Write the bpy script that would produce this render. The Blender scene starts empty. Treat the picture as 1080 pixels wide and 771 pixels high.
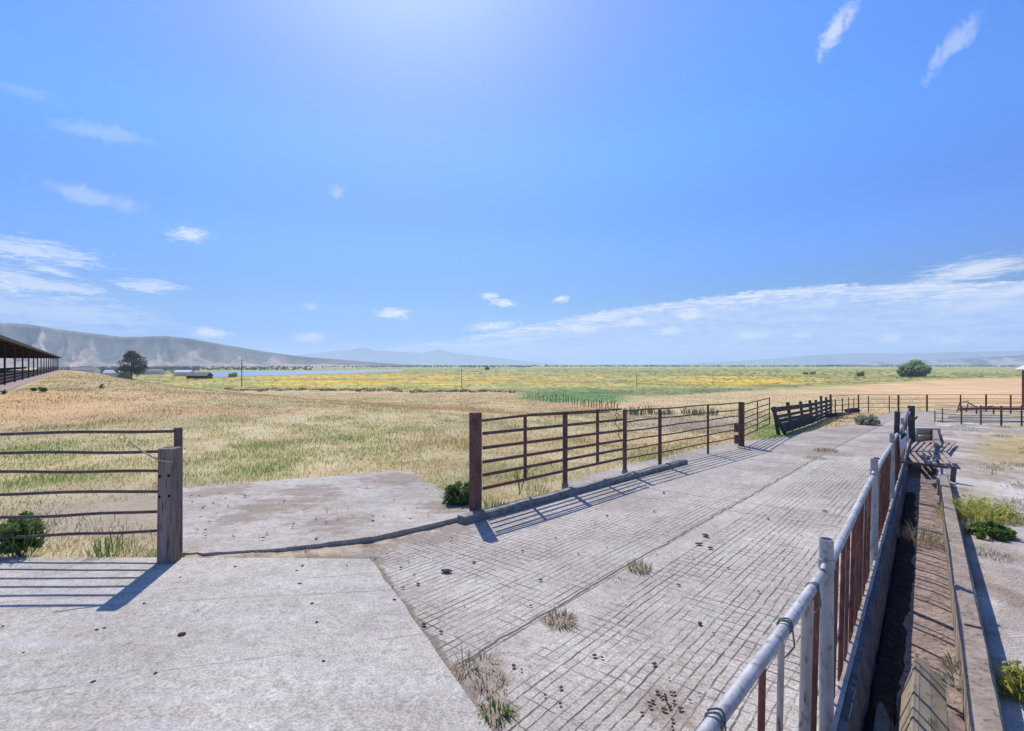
import bpy, math, random
import numpy as np
from mathutils import Vector, Matrix, Quaternion
random.seed(7); RNG = np.random.default_rng(11)
SC = bpy.context.scene
COL = SC.collection
CAM_H, F, HOR, CX = 2.2, 540.0, 384.0, 540.0
R = math.radians
SUN_EL, SUN_AZ = 46.5, -12.0

# ------------------------------------------------------------------ noise
def _hash(ix, iy, seed):
    h = (ix.astype(np.int64)*374761393 + iy.astype(np.int64)*668265263 + seed*974634777) & 0xffffffff
    h = ((h ^ (h >> 13))*1274126177) & 0xffffffff
    return ((h ^ (h >> 16)) & 0xffff)/65535.0
def vnoise(x, y, seed=0):
    x = np.asarray(x, float); y = np.asarray(y, float)
    ix = np.floor(x); iy = np.floor(y); fx = x-ix; fy = y-iy
    fx = fx*fx*(3-2*fx); fy = fy*fy*(3-2*fy)
    a = _hash(ix, iy, seed); b = _hash(ix+1, iy, seed); c = _hash(ix, iy+1, seed); d = _hash(ix+1, iy+1, seed)
    return (a*(1-fx)+b*fx)*(1-fy)+(c*(1-fx)+d*fx)*fy
def fbm(x, y, seed=0, o=4):
    t = 0; a = .5; n = 0
    for i in range(o):
        t = t+a*vnoise(x, y, seed+i*17); n += a; a *= .5; x = np.asarray(x)*2.03+3.1; y = np.asarray(y)*2.03+1.7
    return t/n
def sstep(a, b, x):
    t = np.clip((np.asarray(x, float)-a)/(b-a), 0, 1); return t*t*(3-2*t)

# ------------------------------------------------------------------ terrain
def gz(X, Y):
    X = np.asarray(X, float); Y = np.asarray(Y, float)
    s = 1.5*np.logaddexp(0, (Y-5)/1.5)
    d = .045*s
    base = -d/(1+(d/10.0)**6)**(1/6)
    q = .764*X+.645*Y+4.76
    m = (1-sstep(0, 36, q))*sstep(7, 35, Y)*(1-sstep(150, 235, Y))*sstep(-9000, -200, X)
    return base+m*(.45-base)
def gzf(x, y): return float(gz(x, y))
def G(px, py, dz=0.0):
    """where the sight line through a photo pixel meets the ground (raised by dz)"""
    rx = (px-CX)/F; rz = -(py-HOR)/F
    f = lambda Y: CAM_H+rz*Y-gzf(rx*Y, Y)-dz
    Y = .3; last = Y
    while Y < 20000:
        if f(Y) <= 0: break
        last = Y; Y *= 1.03
    a, b = last, Y
    for _ in range(40):
        m = .5*(a+b)
        if f(m) > 0: a = m
        else: b = m
    return Vector((rx*b, b, gzf(rx*b, b)+dz))
def GP(px, py):
    """the same on the flat plain far below the near slope"""
    Y = F*(CAM_H+10.0)/(py-HOR); return Vector(((px-CX)/F*Y, Y, -10.0))
def HZ(py, Y): return CAM_H-(py-HOR)*Y/F          # height seen at row py at depth Y
def on(x, y, dz=0.0): return Vector((x, y, gzf(x, y)+dz))

# ------------------------------------------------------------------ mesh helpers
class MB:
    def __init__(s): s.v = []; s.f = []; s.sm = []
    def add(s, vs, fs, smooth=False):
        o = len(s.v); s.v += [tuple(v) for v in vs]
        s.f += [tuple(i+o for i in f) for f in fs]; s.sm += [smooth]*len(fs)
        return s
    def hexa(s, p):   # 8 points: bottom 4 ccw, top 4 ccw
        return s.add(p, [(3,2,1,0),(4,5,6,7),(0,1,5,4),(1,2,6,5),(2,3,7,6),(3,0,4,7)])
    def box(s, c, sz, rz=0.0):
        cx, cy, cz = c; hx, hy, hz = sz[0]/2, sz[1]/2, sz[2]/2; co, si = math.cos(rz), math.sin(rz)
        pts = [(cx+co*x-si*y, cy+si*x+co*y, cz+z) for z in (-hz, hz) for x, y in ((-hx,-hy),(hx,-hy),(hx,hy),(-hx,hy))]
        return s.hexa(pts)
    def bar(s, p, q, w, h, up=(0,0,1), bev=0.0):
        p = Vector(p); q = Vector(q); d = (q-p).normalized(); u = Vector(up)
        if abs(d.dot(u)) > .98: u = Vector((.77,-.63,0))
        sx = d.cross(u).normalized(); sz = sx.cross(d).normalized()
        if bev <= 0:
            prof = [(-w/2,-h/2),(w/2,-h/2),(w/2,h/2),(-w/2,h/2)]
        else:
            b = bev
            prof = [(-w/2+b,-h/2),(w/2-b,-h/2),(w/2,-h/2+b),(w/2,h/2-b),(w/2-b,h/2),(-w/2+b,h/2),(-w/2,h/2-b),(-w/2,-h/2+b)]
        n = len(prof)
        vs = [p+sx*a+sz*b for a, b in prof]+[q+sx*a+sz*b for a, b in prof]
        fs = [tuple(range(n))[::-1], tuple(range(n, 2*n))]+[(i, (i+1) % n, n+(i+1) % n, n+i) for i in range(n)]
        return s.add(vs, fs)
    def tube(s, pts, r, n=10, caps=True, hollow=False):
        pts = [Vector(p) for p in pts]; rs = r if isinstance(r, (list, tuple)) else [r]*len(pts)
        vs = []; up = None
        for i, p in enumerate(pts):
            d = (pts[min(i+1, len(pts)-1)]-pts[max(i-1, 0)]).normalized()
            if up is None: up = Vector((0,0,1)) if abs(d.z) < .9 else Vector((1,0,0))
            x = d.cross(up).normalized(); y = x.cross(d).normalized(); up = y
            vs += [p+(x*math.cos(2*math.pi*k/n)+y*math.sin(2*math.pi*k/n))*rs[i] for k in range(n)]
        fs = [(i*n+k, i*n+(k+1) % n, (i+1)*n+(k+1) % n, (i+1)*n+k) for i in range(len(pts)-1) for k in range(n)]
        s.add(vs, fs, True)
        if caps: s.add(vs[:n], [tuple(range(n))[::-1]]); s.add(vs[-n:], [tuple(range(n))])
        return s
    def build(s, name, mat, parent=None, loc=None, uv=None):
        o0 = Vector(parent.location) if parent is not None else Vector(loc or (0,0,0))
        if parent is not None and parent.parent is not None: o0 = o0+parent.parent.location
        me = bpy.data.meshes.new(name)
        me.from_pydata([(v[0]-o0.x, v[1]-o0.y, v[2]-o0.z) for v in s.v], [], s.f)
        me.polygons.foreach_set('use_smooth', s.sm)
        me.materials.append(mat); me.update()
        o = bpy.data.objects.new(name, me); COL.objects.link(o)
        if parent is not None: o.parent = parent
        else: o.location = o0
        return o
def np_mesh(name, V, Fc, mat, colour=None, smooth=False, parent=None, loc=None):
    """V (n,3), Fc (m,k) arrays; colour (n,3) point colours"""
    o0 = np.array(parent.location if parent is not None else (loc or (0,0,0)), float)
    me = bpy.data.meshes.new(name); k = Fc.shape[1]
    me.vertices.add(len(V)); me.vertices.foreach_set('co', (V-o0).astype(np.float32).ravel())
    me.loops.add(Fc.size); me.loops.foreach_set('vertex_index', Fc.astype(np.int32).ravel())
    me.polygons.add(len(Fc)); me.polygons.foreach_set('loop_start', np.arange(0, Fc.size, k, dtype=np.int32))
    me.polygons.foreach_set('loop_total', np.full(len(Fc), k, dtype=np.int32))
    me.polygons.foreach_set('use_smooth', np.full(len(Fc), smooth))
    me.materials.append(mat); me.update(calc_edges=True)
    if colour is not None:
        a = me.attributes.new('tint', 'FLOAT_COLOR', 'POINT')
        a.data.foreach_set('color', np.concatenate([colour, np.ones((len(V),1))], 1).astype(np.float32).ravel())
    o = bpy.data.objects.new(name, me); COL.objects.link(o)
    if parent is not None: o.parent = parent
    else: o.location = tuple(o0)
    return o
def tag(o, label=None, cat=None, group=None, kind=None):
    if label: o['label'] = label
    if cat: o['category'] = cat
    if group: o['group'] = group
    if kind: o['kind'] = kind
    return o
def thing(name, loc, label, cat, group=None):
    e = bpy.data.objects.new(name, None); e.empty_display_size = .2; e.location = loc; COL.objects.link(e)
    return tag(e, label, cat, group)
def struct(o): o['kind'] = 'structure'; return o

# ------------------------------------------------------------------ material helpers
K = 1.38
def lin(c): c /= 255.0; return c/12.92 if c <= .04045 else ((c+.055)/1.055)**2.4
def sr(r, g, b, k=K): return np.array([lin(r)/k, lin(g)/k, lin(b)/k])
def c4(c): return (float(c[0]), float(c[1]), float(c[2]), 1.0)
class NT:
    def __init__(s, name, world=False):
        if world:
            w = bpy.data.worlds.new('World'); SC.world = w; w.use_nodes = True; s.t = w.node_tree; s.t.nodes.clear(); return
        s.m = bpy.data.materials.new(name); s.m.use_nodes = True; s.t = s.m.node_tree
        s.b = s.t.nodes['Principled BSDF']; s.b.inputs['Roughness'].default_value = .85
        s.b.inputs['Specular IOR Level'].default_value = .25
        s._pos = None
    def n(s, typ, **kw):
        nd = s.t.nodes.new(typ)
        for k, v in kw.items(): setattr(nd, k, v)
        return nd
    def set(s, sock, v):
        if isinstance(v, bpy.types.NodeSocket): s.t.links.new(v, sock)
        elif isinstance(v, (tuple, list, np.ndarray)):
            v = [float(x) for x in v]
            n = len(sock.default_value)
            sock.default_value = (v+[1.0])[:n] if len(v) < n else v[:n]
        else: sock.default_value = v
    def m_(s, op, a, b=0.0, c=0.0, clamp=False):
        nd = s.n('ShaderNodeMath', operation=op, use_clamp=clamp)
        s.set(nd.inputs[0], a); s.set(nd.inputs[1], b); s.set(nd.inputs[2], c); return nd.outputs[0]
    def vm(s, op, a, b=(0,0,0)):
        nd = s.n('ShaderNodeVectorMath', operation=op); s.set(nd.inputs[0], a)
        if op == 'SCALE': s.set(nd.inputs['Scale'], b)
        else: s.set(nd.inputs[1], b)
        return nd.outputs['Value'] if op in ('DOT_PRODUCT', 'LENGTH') else nd.outputs[0]
    def pos(s):
        if s._pos is None: s._pos = s.n('ShaderNodeNewGeometry').outputs['Position']
        return s._pos
    def obj(s): return s.n('ShaderNodeTexCoord').outputs['Object']
    def noise(s, vec, scale, detail=4.0, rough=.55, dist=0.0):
        nd = s.n('ShaderNodeTexNoise'); s.set(nd.inputs['Vector'], vec); nd.inputs['Scale'].default_value = scale
        nd.inputs['Detail'].default_value = detail; nd.inputs['Roughness'].default_value = rough
        nd.inputs['Distortion'].default_value = dist; return nd.outputs[0]
    def voro(s, vec, scale, feature='F1', out='Distance'):
        nd = s.n('ShaderNodeTexVoronoi', feature=feature); s.set(nd.inputs['Vector'], vec); nd.inputs['Scale'].default_value = scale
        return nd.outputs[out]
    def ss(s, x, a, b, lo=0.0, hi=1.0):
        nd = s.n('ShaderNodeMapRange', interpolation_type='SMOOTHSTEP'); s.set(nd.inputs[0], x)
        for i, v in enumerate((a, b, lo, hi)): s.set(nd.inputs[i+1], v)
        return nd.outputs[0]
    def mix(s, fac, a, b, blend='MIX'):
        nd = s.n('ShaderNodeMix', data_type='RGBA', blend_type=blend); s.set(nd.inputs[0], fac)
        s.set(nd.inputs[6], a); s.set(nd.inputs[7], b); return nd.outputs[2]
    def bump(s, h, strength=.4, dist=.01):
        nd = s.n('ShaderNodeBump'); nd.inputs['Strength'].default_value = strength; nd.inputs['Distance'].default_value = dist
        s.set(nd.inputs['Height'], h); s.t.links.new(nd.outputs[0], s.b.inputs['Normal'])
    def done(s, col, rough=None, metal=None, spec=None):
        s.set(s.b.inputs['Base Color'], col)
        if rough is not None: s.set(s.b.inputs['Roughness'], rough)
        if metal is not None: s.set(s.b.inputs['Metallic'], metal)
        if spec is not None: s.set(s.b.inputs['Specular IOR Level'], spec)
        return s.m
def mottled(name, c1, c2, scale=6, rough=.85, metal=0.0, bump=.3, c3=None, stretch=None, spec=.25, bd=.01):
    t = NT(name); p = t.pos()
    if stretch: p = t.vm('MULTIPLY', p, stretch)
    n = t.noise(p, scale, 5); n2 = t.noise(p, scale*4.3, 4)
    col = t.mix(t.ss(n, .35, .65), c1, c2)
    if c3 is not None: col = t.mix(t.ss(n2, .52, .7), col, c3)
    t.bump(n2, bump, bd)
    return t.done(col, rough, metal, spec)

# metals and woods
M_RUST = mottled('rusty_brown_steel', (.13,.066,.056), (.20,.105,.085), 5, .8, .0, .4, (.26,.13,.085))
M_DARKRUST = mottled('dark_brown_steel', (.12,.08,.072), (.18,.12,.105), 6, .75, .0, .3, (.22,.15,.12))
M_REDPIPE = mottled('red_brown_pipe', (.14,.052,.04), (.23,.095,.07), 9, .7, .0, .4, (.30,.15,.11), (1,1,.25))
M_GALV = mottled('galvanised_steel', (.36,.36,.355), (.48,.48,.465), 7, .62, .2, .25, (.25,.22,.20), (1,1,.5), .4)
M_GALVPIPE = mottled('dull_galvanised_pipe', (.30,.30,.31), (.42,.42,.43), 12, .45, .5, .15, (.20,.13,.11), (1,1,.3), .5)
M_WIRE = mottled('tie_wire', (.12,.16,.15), (.2,.24,.23), 30, .5, .6, .1)
M_TIE = mottled('weathered_timber_post', (.19,.15,.125), (.33,.26,.22), 9, .9, 0, .9, (.09,.07,.06), (1,1,.08), .15, .02)
M_GREYWOOD = mottled('grey_weathered_wood', (.10,.095,.088), (.19,.18,.165), 8, .9, 0, .8, (.07,.065,.06), (.35,.35,1), .15, .02)
M_LIDWOOD = mottled('yellowed_plank_wood', (.26,.22,.15), (.36,.30,.21), 6, .9, 0, .6, (.17,.145,.10), (.4,.4,1), .15, .01)
M_PINKWOOD = mottled('pale_pinkish_wood', (.33,.25,.21), (.45,.36,.31), 6, .9, 0, .5, (.25,.19,.16), None, .15)
M_BLACK = mottled('flat_black', (.012,.01,.01), (.02,.016,.015), 10, .95, 0, .2)  # near-black colour, also paints the dark inside holes and bores
M_DARKWOOD = mottled('dark_old_boards', (.05,.055,.056), (.10,.108,.106), 5, .92, 0, .8, (.12,.12,.115), (.4,.4,1), .12, .02)
M_TWINE = mottled('pale_twine', (.5,.42,.32), (.6,.5,.4), 20, .9)
M_DUNG = mottled('dry_dung', (.07,.055,.045), (.13,.105,.085), 40, .95, 0, 1.0, (.18,.15,.12), None, .1, .02)
M_STONE = mottled('fieldstone', (.14,.12,.10), (.24,.21,.18), 30, .9, 0, .8)
M_POLE = mottled('utility_pole_wood', (.09,.075,.065), (.14,.12,.10), 3, .9)
M_SHEDDARK = mottled('dark_shed_steel', (.035,.022,.022), (.065,.042,.04), 1.2, .8)
M_ROOFTOP = mottled('corrugated_roof', (.10,.085,.08), (.16,.14,.13), .6, .7, .1)
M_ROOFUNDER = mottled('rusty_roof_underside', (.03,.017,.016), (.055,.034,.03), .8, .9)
M_WHITEPAINT = mottled('white_paint', (.66,.66,.66), (.76,.76,.75), 2, .6)
M_BARNWALL = mottled('old_barn_boards', (.05,.04,.035), (.10,.085,.07), .6, .9)
M_BARNROOF = mottled('pale_barn_roof', (.26,.20,.17), (.36,.29,.25), .5, .8)
M_BARK = mottled('bark', (.06,.05,.04), (.12,.10,.085), 2, .95)
M_RAG = mottled('pale_plastic_sheet', (.45,.43,.47), (.6,.58,.62), 12, .7)

def leafmat(name, c1, c2, c3, scale=2.0, trans=.25):
    t = NT(name); p = t.pos(); g = t.n('ShaderNodeNewGeometry').outputs['Random Per Island']
    n = t.noise(p, scale, 3)
    col = t.mix(t.ss(n, .35, .65), c1, c2); col = t.mix(t.m_('MULTIPLY', g, .6), col, c3)
    t.b.inputs['Roughness'].default_value = .7
    tr = t.n('ShaderNodeBsdfTranslucent'); t.set(tr.inputs[0], col)
    mx = t.n('ShaderNodeMixShader'); mx.inputs[0].default_value = trans
    t.set(t.b.inputs['Base Color'], col)
    t.t.links.new(t.b.outputs[0], mx.inputs[1]); t.t.links.new(tr.outputs[0], mx.inputs[2])
    t.t.links.new(mx.outputs[0], t.t.nodes['Material Output'].inputs[0])
    return t.m
L_DARK = leafmat('dark_weed_leaves', (.07,.13,.04), (.14,.22,.06), (.20,.28,.09), 6, .35)
L_GREEN = leafmat('bright_weed_leaves', (.10,.19,.03), (.17,.27,.05), (.22,.28,.08), 6, .35)
L_YELLOW = leafmat('yellow_green_leaves', (.46,.44,.10), (.58,.52,.10), (.34,.38,.12), 5, .4)
L_DRY = leafmat('dry_straw', (.30,.24,.14), (.42,.35,.21), (.50,.42,.26), 9, .3)
L_SAGE = leafmat('sage_leaves', (.36,.40,.26), (.46,.48,.33), (.52,.52,.37), 3, .5)
L_EUC = leafmat('gum_tree_leaves', (.08,.08,.06), (.15,.145,.105), (.19,.17,.12), .12, .35)
L_WILLOW = leafmat('willow_leaves', (.26,.36,.15), (.40,.52,.24), (.46,.56,.28), .12, .55)
L_FAR = leafmat('far_tree_leaves', (.07,.09,.075), (.13,.15,.11), (.15,.15,.12), .01, .2)
L_REED = leafmat('reed_leaves', (.10,.13,.06), (.17,.20,.09), (.24,.24,.13), .4, .25)

# tinted ground material (albedo painted per vertex, finer variation by noise)
def ground_mat():
    t = NT('field_ground'); a = t.n('ShaderNodeAttribute', attribute_name='tint').outputs['Color']; p = t.pos()
    n1 = t.noise(p, 7.0, 6, .65); n2 = t.noise(p, .8, 5); n3 = t.noise(p, 40, 3); n4 = t.noise(t.vm('MULTIPLY', p, (1,.2,1)), .16, 5, .62)
    v = t.m_('ADD', t.m_('MULTIPLY', n1, .55), t.m_('ADD', t.m_('MULTIPLY', n2, .35), t.m_('ADD', t.m_('MULTIPLY', n3, .45), t.m_('MULTIPLY', n4, 1.05))))
    v = t.m_('ADD', t.m_('MULTIPLY', v, 1.45), -.50)
    nd = t.vm('SCALE', a, v)
    t.bump(t.m_('ADD', n1, t.m_('MULTIPLY', n3, .6)), .7, .05)
    return t.done(nd, .95, 0, .1)
M_GROUND = ground_mat()
def blade_mat():
    t = NT('grass_blades'); a = t.n('ShaderNodeAttribute', attribute_name='tint').outputs['Color']
    tr = t.n('ShaderNodeBsdfTranslucent'); t.set(tr.inputs[0], a); t.set(t.b.inputs['Base Color'], a)
    t.b.inputs['Roughness'].default_value = .7; t.b.inputs['Specular IOR Level'].default_value = .15
    mx = t.n('ShaderNodeMixShader'); mx.inputs[0].default_value = .4
    t.t.links.new(t.b.outputs[0], mx.inputs[1]); t.t.links.new(tr.outputs[0], mx.inputs[2])
    t.t.links.new(mx.outputs[0], t.t.nodes['Material Output'].inputs[0]); return t.m
M_BLADE = blade_mat()

# ------------------------------------------------------------------ layout constants
FK = .809                                   # the right fence and the feed bunk run along X = c + FK*Y
FD = Vector((FK, 1, 0)).normalized(); FN = Vector((FD.y, -FD.x, 0))       # along, and to the right
def T(c, Y, z=None, dz=0.0):
    x = c+FK*Y
    return Vector((x, Y, (gzf(x, Y)+dz)))
KA, KB = G(505, 547), G(721, 489)           # kerb on the lane's left side
KD = Vector((KB.x-KA.x, KB.y-KA.y, 0)).normalized()
SL0, SL1 = G(385, 583), G(520, 771)         # right edge of the smooth slab
def slab_edge_x(Y): return SL0.x+(SL1.x-SL0.x)*(Y-SL0.y)/(SL1.y-SL0.y)
def kerb_x(Y): return KA.x+KD.x/KD.y*(Y-KA.y)
J0, J1 = G(496, 694), G(885, 470)           # long joint between the two lane strips
UD = Vector((J1.x-J0.x, J1.y-J0.y, 0)).normalized(); VD = Vector((UD.y, -UD.x, 0))
VJ = VD.x*J0.x+VD.y*J0.y
def uof(p): return UD.x*p.x+UD.y*p.y
LANE_END = 44.0
PAD = [G(178, 517.5), G(430, 497), G(511, 543), G(440, 560), G(392, 571), G(300, 580), G(178, 586)]
SLABY = 5.98
def slab_back_y(X):                         # back edge of the smooth slab (slightly bowed)
    return 5.96+.02*math.sin(X*1.3)+(-.03*(X+4) if X < -4 else 0)
def poly_in(X, Y, poly):
    ins = np.zeros(np.shape(X), bool); n = len(poly)
    for i in range(n):
        a, b = poly[i], poly[(i+1) % n]
        cond = ((a.y > Y) != (b.y > Y))
        with np.errstate(divide='ignore', invalid='ignore'):
            xi = a.x+(Y-a.y)*(b.x-a.x)/(b.y-a.y if b.y != a.y else 1e-9)
        ins ^= cond & (X < xi)
    return ins
def paved(X, Y, mar=0.0):
    """0 grass, 1 paved or feed bunk"""
    X = np.asarray(X, float); Y = np.asarray(Y, float)
    c = X-FK*Y
    slab = (Y < 5.96-mar) & (Y > -6+mar) & (X < slab_edge_x(np.minimum(Y, SLABY))-mar) & (X > -20+mar)
    kx = kerb_x(Y)
    lane = (c < -.5) & (Y < LANE_END-mar) & (Y > -1) & np.where(Y > KA.y, X > kx-.1+mar, np.where(Y > 5.96, X > SL0.x+mar+(Y-5.96)*.9, X > slab_edge_x(Y)-.3))
    bunk = (c > -.7) & (c < (.44 if mar > 0 else .46)) & (Y < 21.5) & (Y > -2)
    pad = poly_in(X, Y, PAD)
    if mar > 0: pad = pad & poly_in(X+mar, Y, PAD) & poly_in(X-mar, Y, PAD) & poly_in(X, Y+mar, PAD) & poly_in(X, Y-mar, PAD)
    return slab | lane | bunk | pad

# ------------------------------------------------------------------ ground sheet
def field_colour(X, Y):
    """albedo of the ground by place"""
    d = np.maximum(np.hypot(X, Y), .1)
    Yp = np.maximum(Y, 1.0)
    Z = gz(X, Y)
    px = np.where(Y > 1, CX+F*X/Yp, np.where(X > 0, 4000, -4000)); py = np.where(Y > 1, HOR+F*(CAM_H-Z)/Yp, 2000)
    dry = sr(194,174,124); straw = sr(208,192,146); grn = sr(172,168,108); grn2 = sr(140,156,86)
    dirt = sr(176,160,134); orange = sr(226,180,132); plain = sr(186,186,108); yellow = sr(234,200,84)
    plaing = sr(158,172,100); pale = sr(212,200,150); dgreen = sr(98,140,80); mud = sr(150,140,112)
    def mixc(a, b, t): t = np.asarray(t)[..., None]; return a*(1-t)+b*t
    n1 = fbm(X*.5, Y*.5, 1, 5); n2 = fbm(X*1.7, Y*1.7, 2, 4); n3 = fbm(X*.08, Y*.12, 3, 4); n4 = fbm(X*.02, Y*.035, 4, 4)
    c = mixc(np.broadcast_to(dry, X.shape+(3,)), straw, sstep(.4, .65, n2))
    near = 1-sstep(14, 34, Y)
    c = mixc(c, grn, sstep(.42, .66, n1)*(.3+.4*near)*(1-.6*sstep(30, 60, Y)))
    c = mixc(c, grn2, sstep(.62, .76, n1)*.55*near)
    c = mixc(c, orange, sstep(.4, .62, n3)*.6*sstep(10, 25, Y))
    # bare trodden soil behind the left pipe fence, and the bare strip beyond the gate
    bare = np.exp(-((X+5.4)/2.4)**2-((Y-8.6)/1.6)**2)
    c = mixc(c, dirt, np.clip(bare*2.0*(.5+n2), 0, 1))
    b0 = G(735, 447)
    lip = sstep(-4.2, -3.6, X)*sstep(-.2, -.6, X)*sstep(7.7, 7.3, Y)*(Y > 5)
    c = mixc(c, mixc(np.broadcast_to(sr(150,130,108), X.shape+(3,)), sr(196,176,148), sstep(.4, .6, fbm(X*7, Y*7, 57, 4))), lip)
    bare2 = np.exp(-((px-735)/70)**2-((py-446)/8.0)**2)*(Y > 6)
    c = mixc(c, dirt, np.clip(bare2*1.3*(.4+n1), 0, 1))
    c = mixc(c, grn2, np.clip(np.exp(-((px-815)/24)**2-((py-457)/14)**2)*1.3, 0, 1)*(Y > 6))
    # the right side: trodden dirt track with grass strips
    cc = X-FK*Y
    trk = sstep(.3, .5, cc)*(1-sstep(30, 36, Y))
    tn = fbm(X*1.2, Y*.8, 8, 4)
    tr_c = mixc(np.broadcast_to(sr(182,166,150), X.shape+(3,)), sr(206,196,186), sstep(.4, .65, tn))
    tr_c = mixc(tr_c, sr(150,130,112), sstep(.55, .7, fbm(X*2.3, Y*2.3, 12, 4))*.7)
    tr_c = mixc(tr_c, sr(190,170,120), np.clip(np.exp(-((px-1068)/38)**2-((py-474)/18)**2)*1.4*(.4+tn), 0, 1))
    tr_c = mixc(tr_c, sr(170,164,104), np.clip(np.exp(-((px-1035)/22)**2-((py-540)/22)**2)*1.1*(.3+tn), 0, 1))
    tr_c = tr_c*(.78+.5*fbm(X*6, Y*5, 15, 4))[..., None]
    tr_c = mixc(tr_c, sr(170,160,90), np.clip(sstep(3.2, 5.5, cc)*sstep(.35, .6, tn+.1), 0, 1))
    c = mixc(c, tr_c, trk*(Y > -8))
    # the right hand pale dry field behind the pipe fence
    rt = sstep(20, 60, X-.55*Y+18)*sstep(34, 44, Y)
    c = mixc(c, mixc(np.broadcast_to(orange, X.shape+(3,)), sr(233,200,150), sstep(.4, .7, n3)), rt*.9)
    # the flat plain
    off_mound = np.where(Y < 300, sstep(22, 42, .764*X+.645*Y+4.76), 1)
    pl = sstep(0, 1, (412.5-py+(n3-.5)*3)/2.2)*sstep(55, 130, px+(n4-.5)*40)*(Y > 60)*off_mound
    edge_r = np.interp(px, [520, 600, 700, 800, 880, 980, 1080, 1200], [413, 419, 418.5, 412, 407, 400.5, 398, 397])
    pl = np.maximum(pl, sstep(0, 1, (edge_r-py+(n3-.5)*3)/2.0)*(px > 520)*(Y > 60))*np.where(px > 700, sstep(-1, 1, edge_r+1-py), 1)
    pc = mixc(np.broadcast_to(plain, X.shape+(3,)), plaing, sstep(.35, .65, fbm(X*.006+7, Y*.016, 21, 4)))
    st1 = fbm(X*.004+7, Y*.045, 61, 4); st2 = fbm(X*.012+7, Y*.11, 71, 4)
    pc = mixc(pc, sr(206,196,134), sstep(.48, .66, st1)*.75); pc = mixc(pc, sr(148,156,98), sstep(.5, .7, st2)*.6)
    pc = mixc(pc, pale, sstep(.55, .75, fbm(X*.012+7, Y*.03, 31, 4))*.6)
    yl = sstep(.40, .60, .6*fbm(X*.010+3, Y*.020, 41, 5)+.4*st1)*(np.exp(-((py-402)/5.5)**2)*(.35+.9*np.exp(-((px-440)/130)**2))+.9*np.exp(-((px-790)/55)**2-((py-402)/4)**2))
    pc = mixc(pc, yellow, np.clip(yl*1.7, 0, 1))
    pc = mixc(pc, mud, np.clip(sstep(0, 2, py-409)*np.exp(-((px-330)/210)**2)*.75*(.3+n4*1.2), 0, .8))
    pc = mixc(pc, sr(120,138,104), np.clip(1.2*np.exp(-((py-(edge_r-3.2))/2.4)**2)*(px > 640)*sstep(.3, .6, n4+.1), 0, .85))
    pc = mixc(pc, sr(196,190,140), sstep(388.5, 386.5, py)*.6)
    m1 = fbm(X*.10+5, Y*.030, 151, 3); m2 = fbm(X*.16+9, Y*.05, 161, 3); m3 = fbm(X*.05+1, Y*.02, 171, 4)
    pc = mixc(pc, sr(158,170,98), sstep(.50, .66, m1)*.7); pc = mixc(pc, sr(214,200,128), sstep(.52, .66, m3)*.6); pc = mixc(pc, sr(132,148,88), sstep(.60, .72, m2)*.75)
    ya = np.clip(np.exp(-((py-401.5)/5)**2)*np.exp(-((px-420)/130)**2)*1.2+np.exp(-((px-780)/70)**2-((py-402.5)/3.0)**2)+.55*np.exp(-((py-403)/5)**2-((px-270)/100)**2)+.25*np.exp(-((py-399)/7)**2), 0, 1)
    pc = mixc(pc, sr(240,200,70), np.clip(ya*(sstep(.42, .56, .5*m1+.5*st1)*1.2), 0, .95))
    pc = pc*.92*(.72+.56*fbm(X*.006+2, Y*.03, 81, 5))[..., None]
    c = mixc(c, pc, pl)
    gp = np.exp(-((px-610)/52)**4-((py-418)/6.0)**4)*(px > 540)
    c = mixc(c, dgreen, np.clip(gp*1.15*(.45+n1), 0, 1)*(Y > 40))
    return np.clip(c, .01, .9)

def build_ground():
    ang = np.concatenate([np.arange(-72, 72.01, .28), np.arange(75, 286, 3.0)])
    th = np.radians(ang); r = np.concatenate([[.05, .4], np.exp(np.arange(math.log(.8), math.log(16500), .0195)), [16500]])
    A, Rr = np.meshgrid(th, r); X = Rr*np.sin(A); Y = Rr*np.cos(A)
    Z = gz(X, Y)-.05+.05*(fbm(X*.9, Y*.9, 77, 4)-.5)*sstep(4, 9, np.hypot(X, Y))
    inside = paved(X, Y, .22)
    Z = np.where(inside, Z-.5, Z)
    lipz = (X > -3.9) & (X < -.4) & (Y < 7.5) & (Y > 5.9) & ~inside
    Z = np.where(lipz, gz(X, Y)-.012+.035*(fbm(X*6, Y*6, 55, 4)-.4), Z)
    c = X-FK*Y
    Z = Z+np.where(~inside & (c > .2), .05*sstep(.2, .6, c), 0)
    # the dirt is heaped a little against the kerb where the yellow weeds grow
    w = G(1018, 535); Z = Z+.10*np.exp(-((X-w.x)/.45)**2-((Y-w.y)/.7)**2)
    na, nr = len(th), len(r)
    V = np.stack([X, Y, Z], -1).reshape(-1, 3); C = field_colour(X, Y).reshape(-1, 3)
    i = np.arange(nr-1)[:, None]*na; j = np.arange(na)[None]; jn = (j+1) % na
    Fc = np.stack([i+j, i+jn, i+na+jn, i+na+j], -1).reshape(-1, 4)[:, ::-1]
    struct(np_mesh('ground', V, Fc, M_GROUND, C, True))
build_ground()

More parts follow.
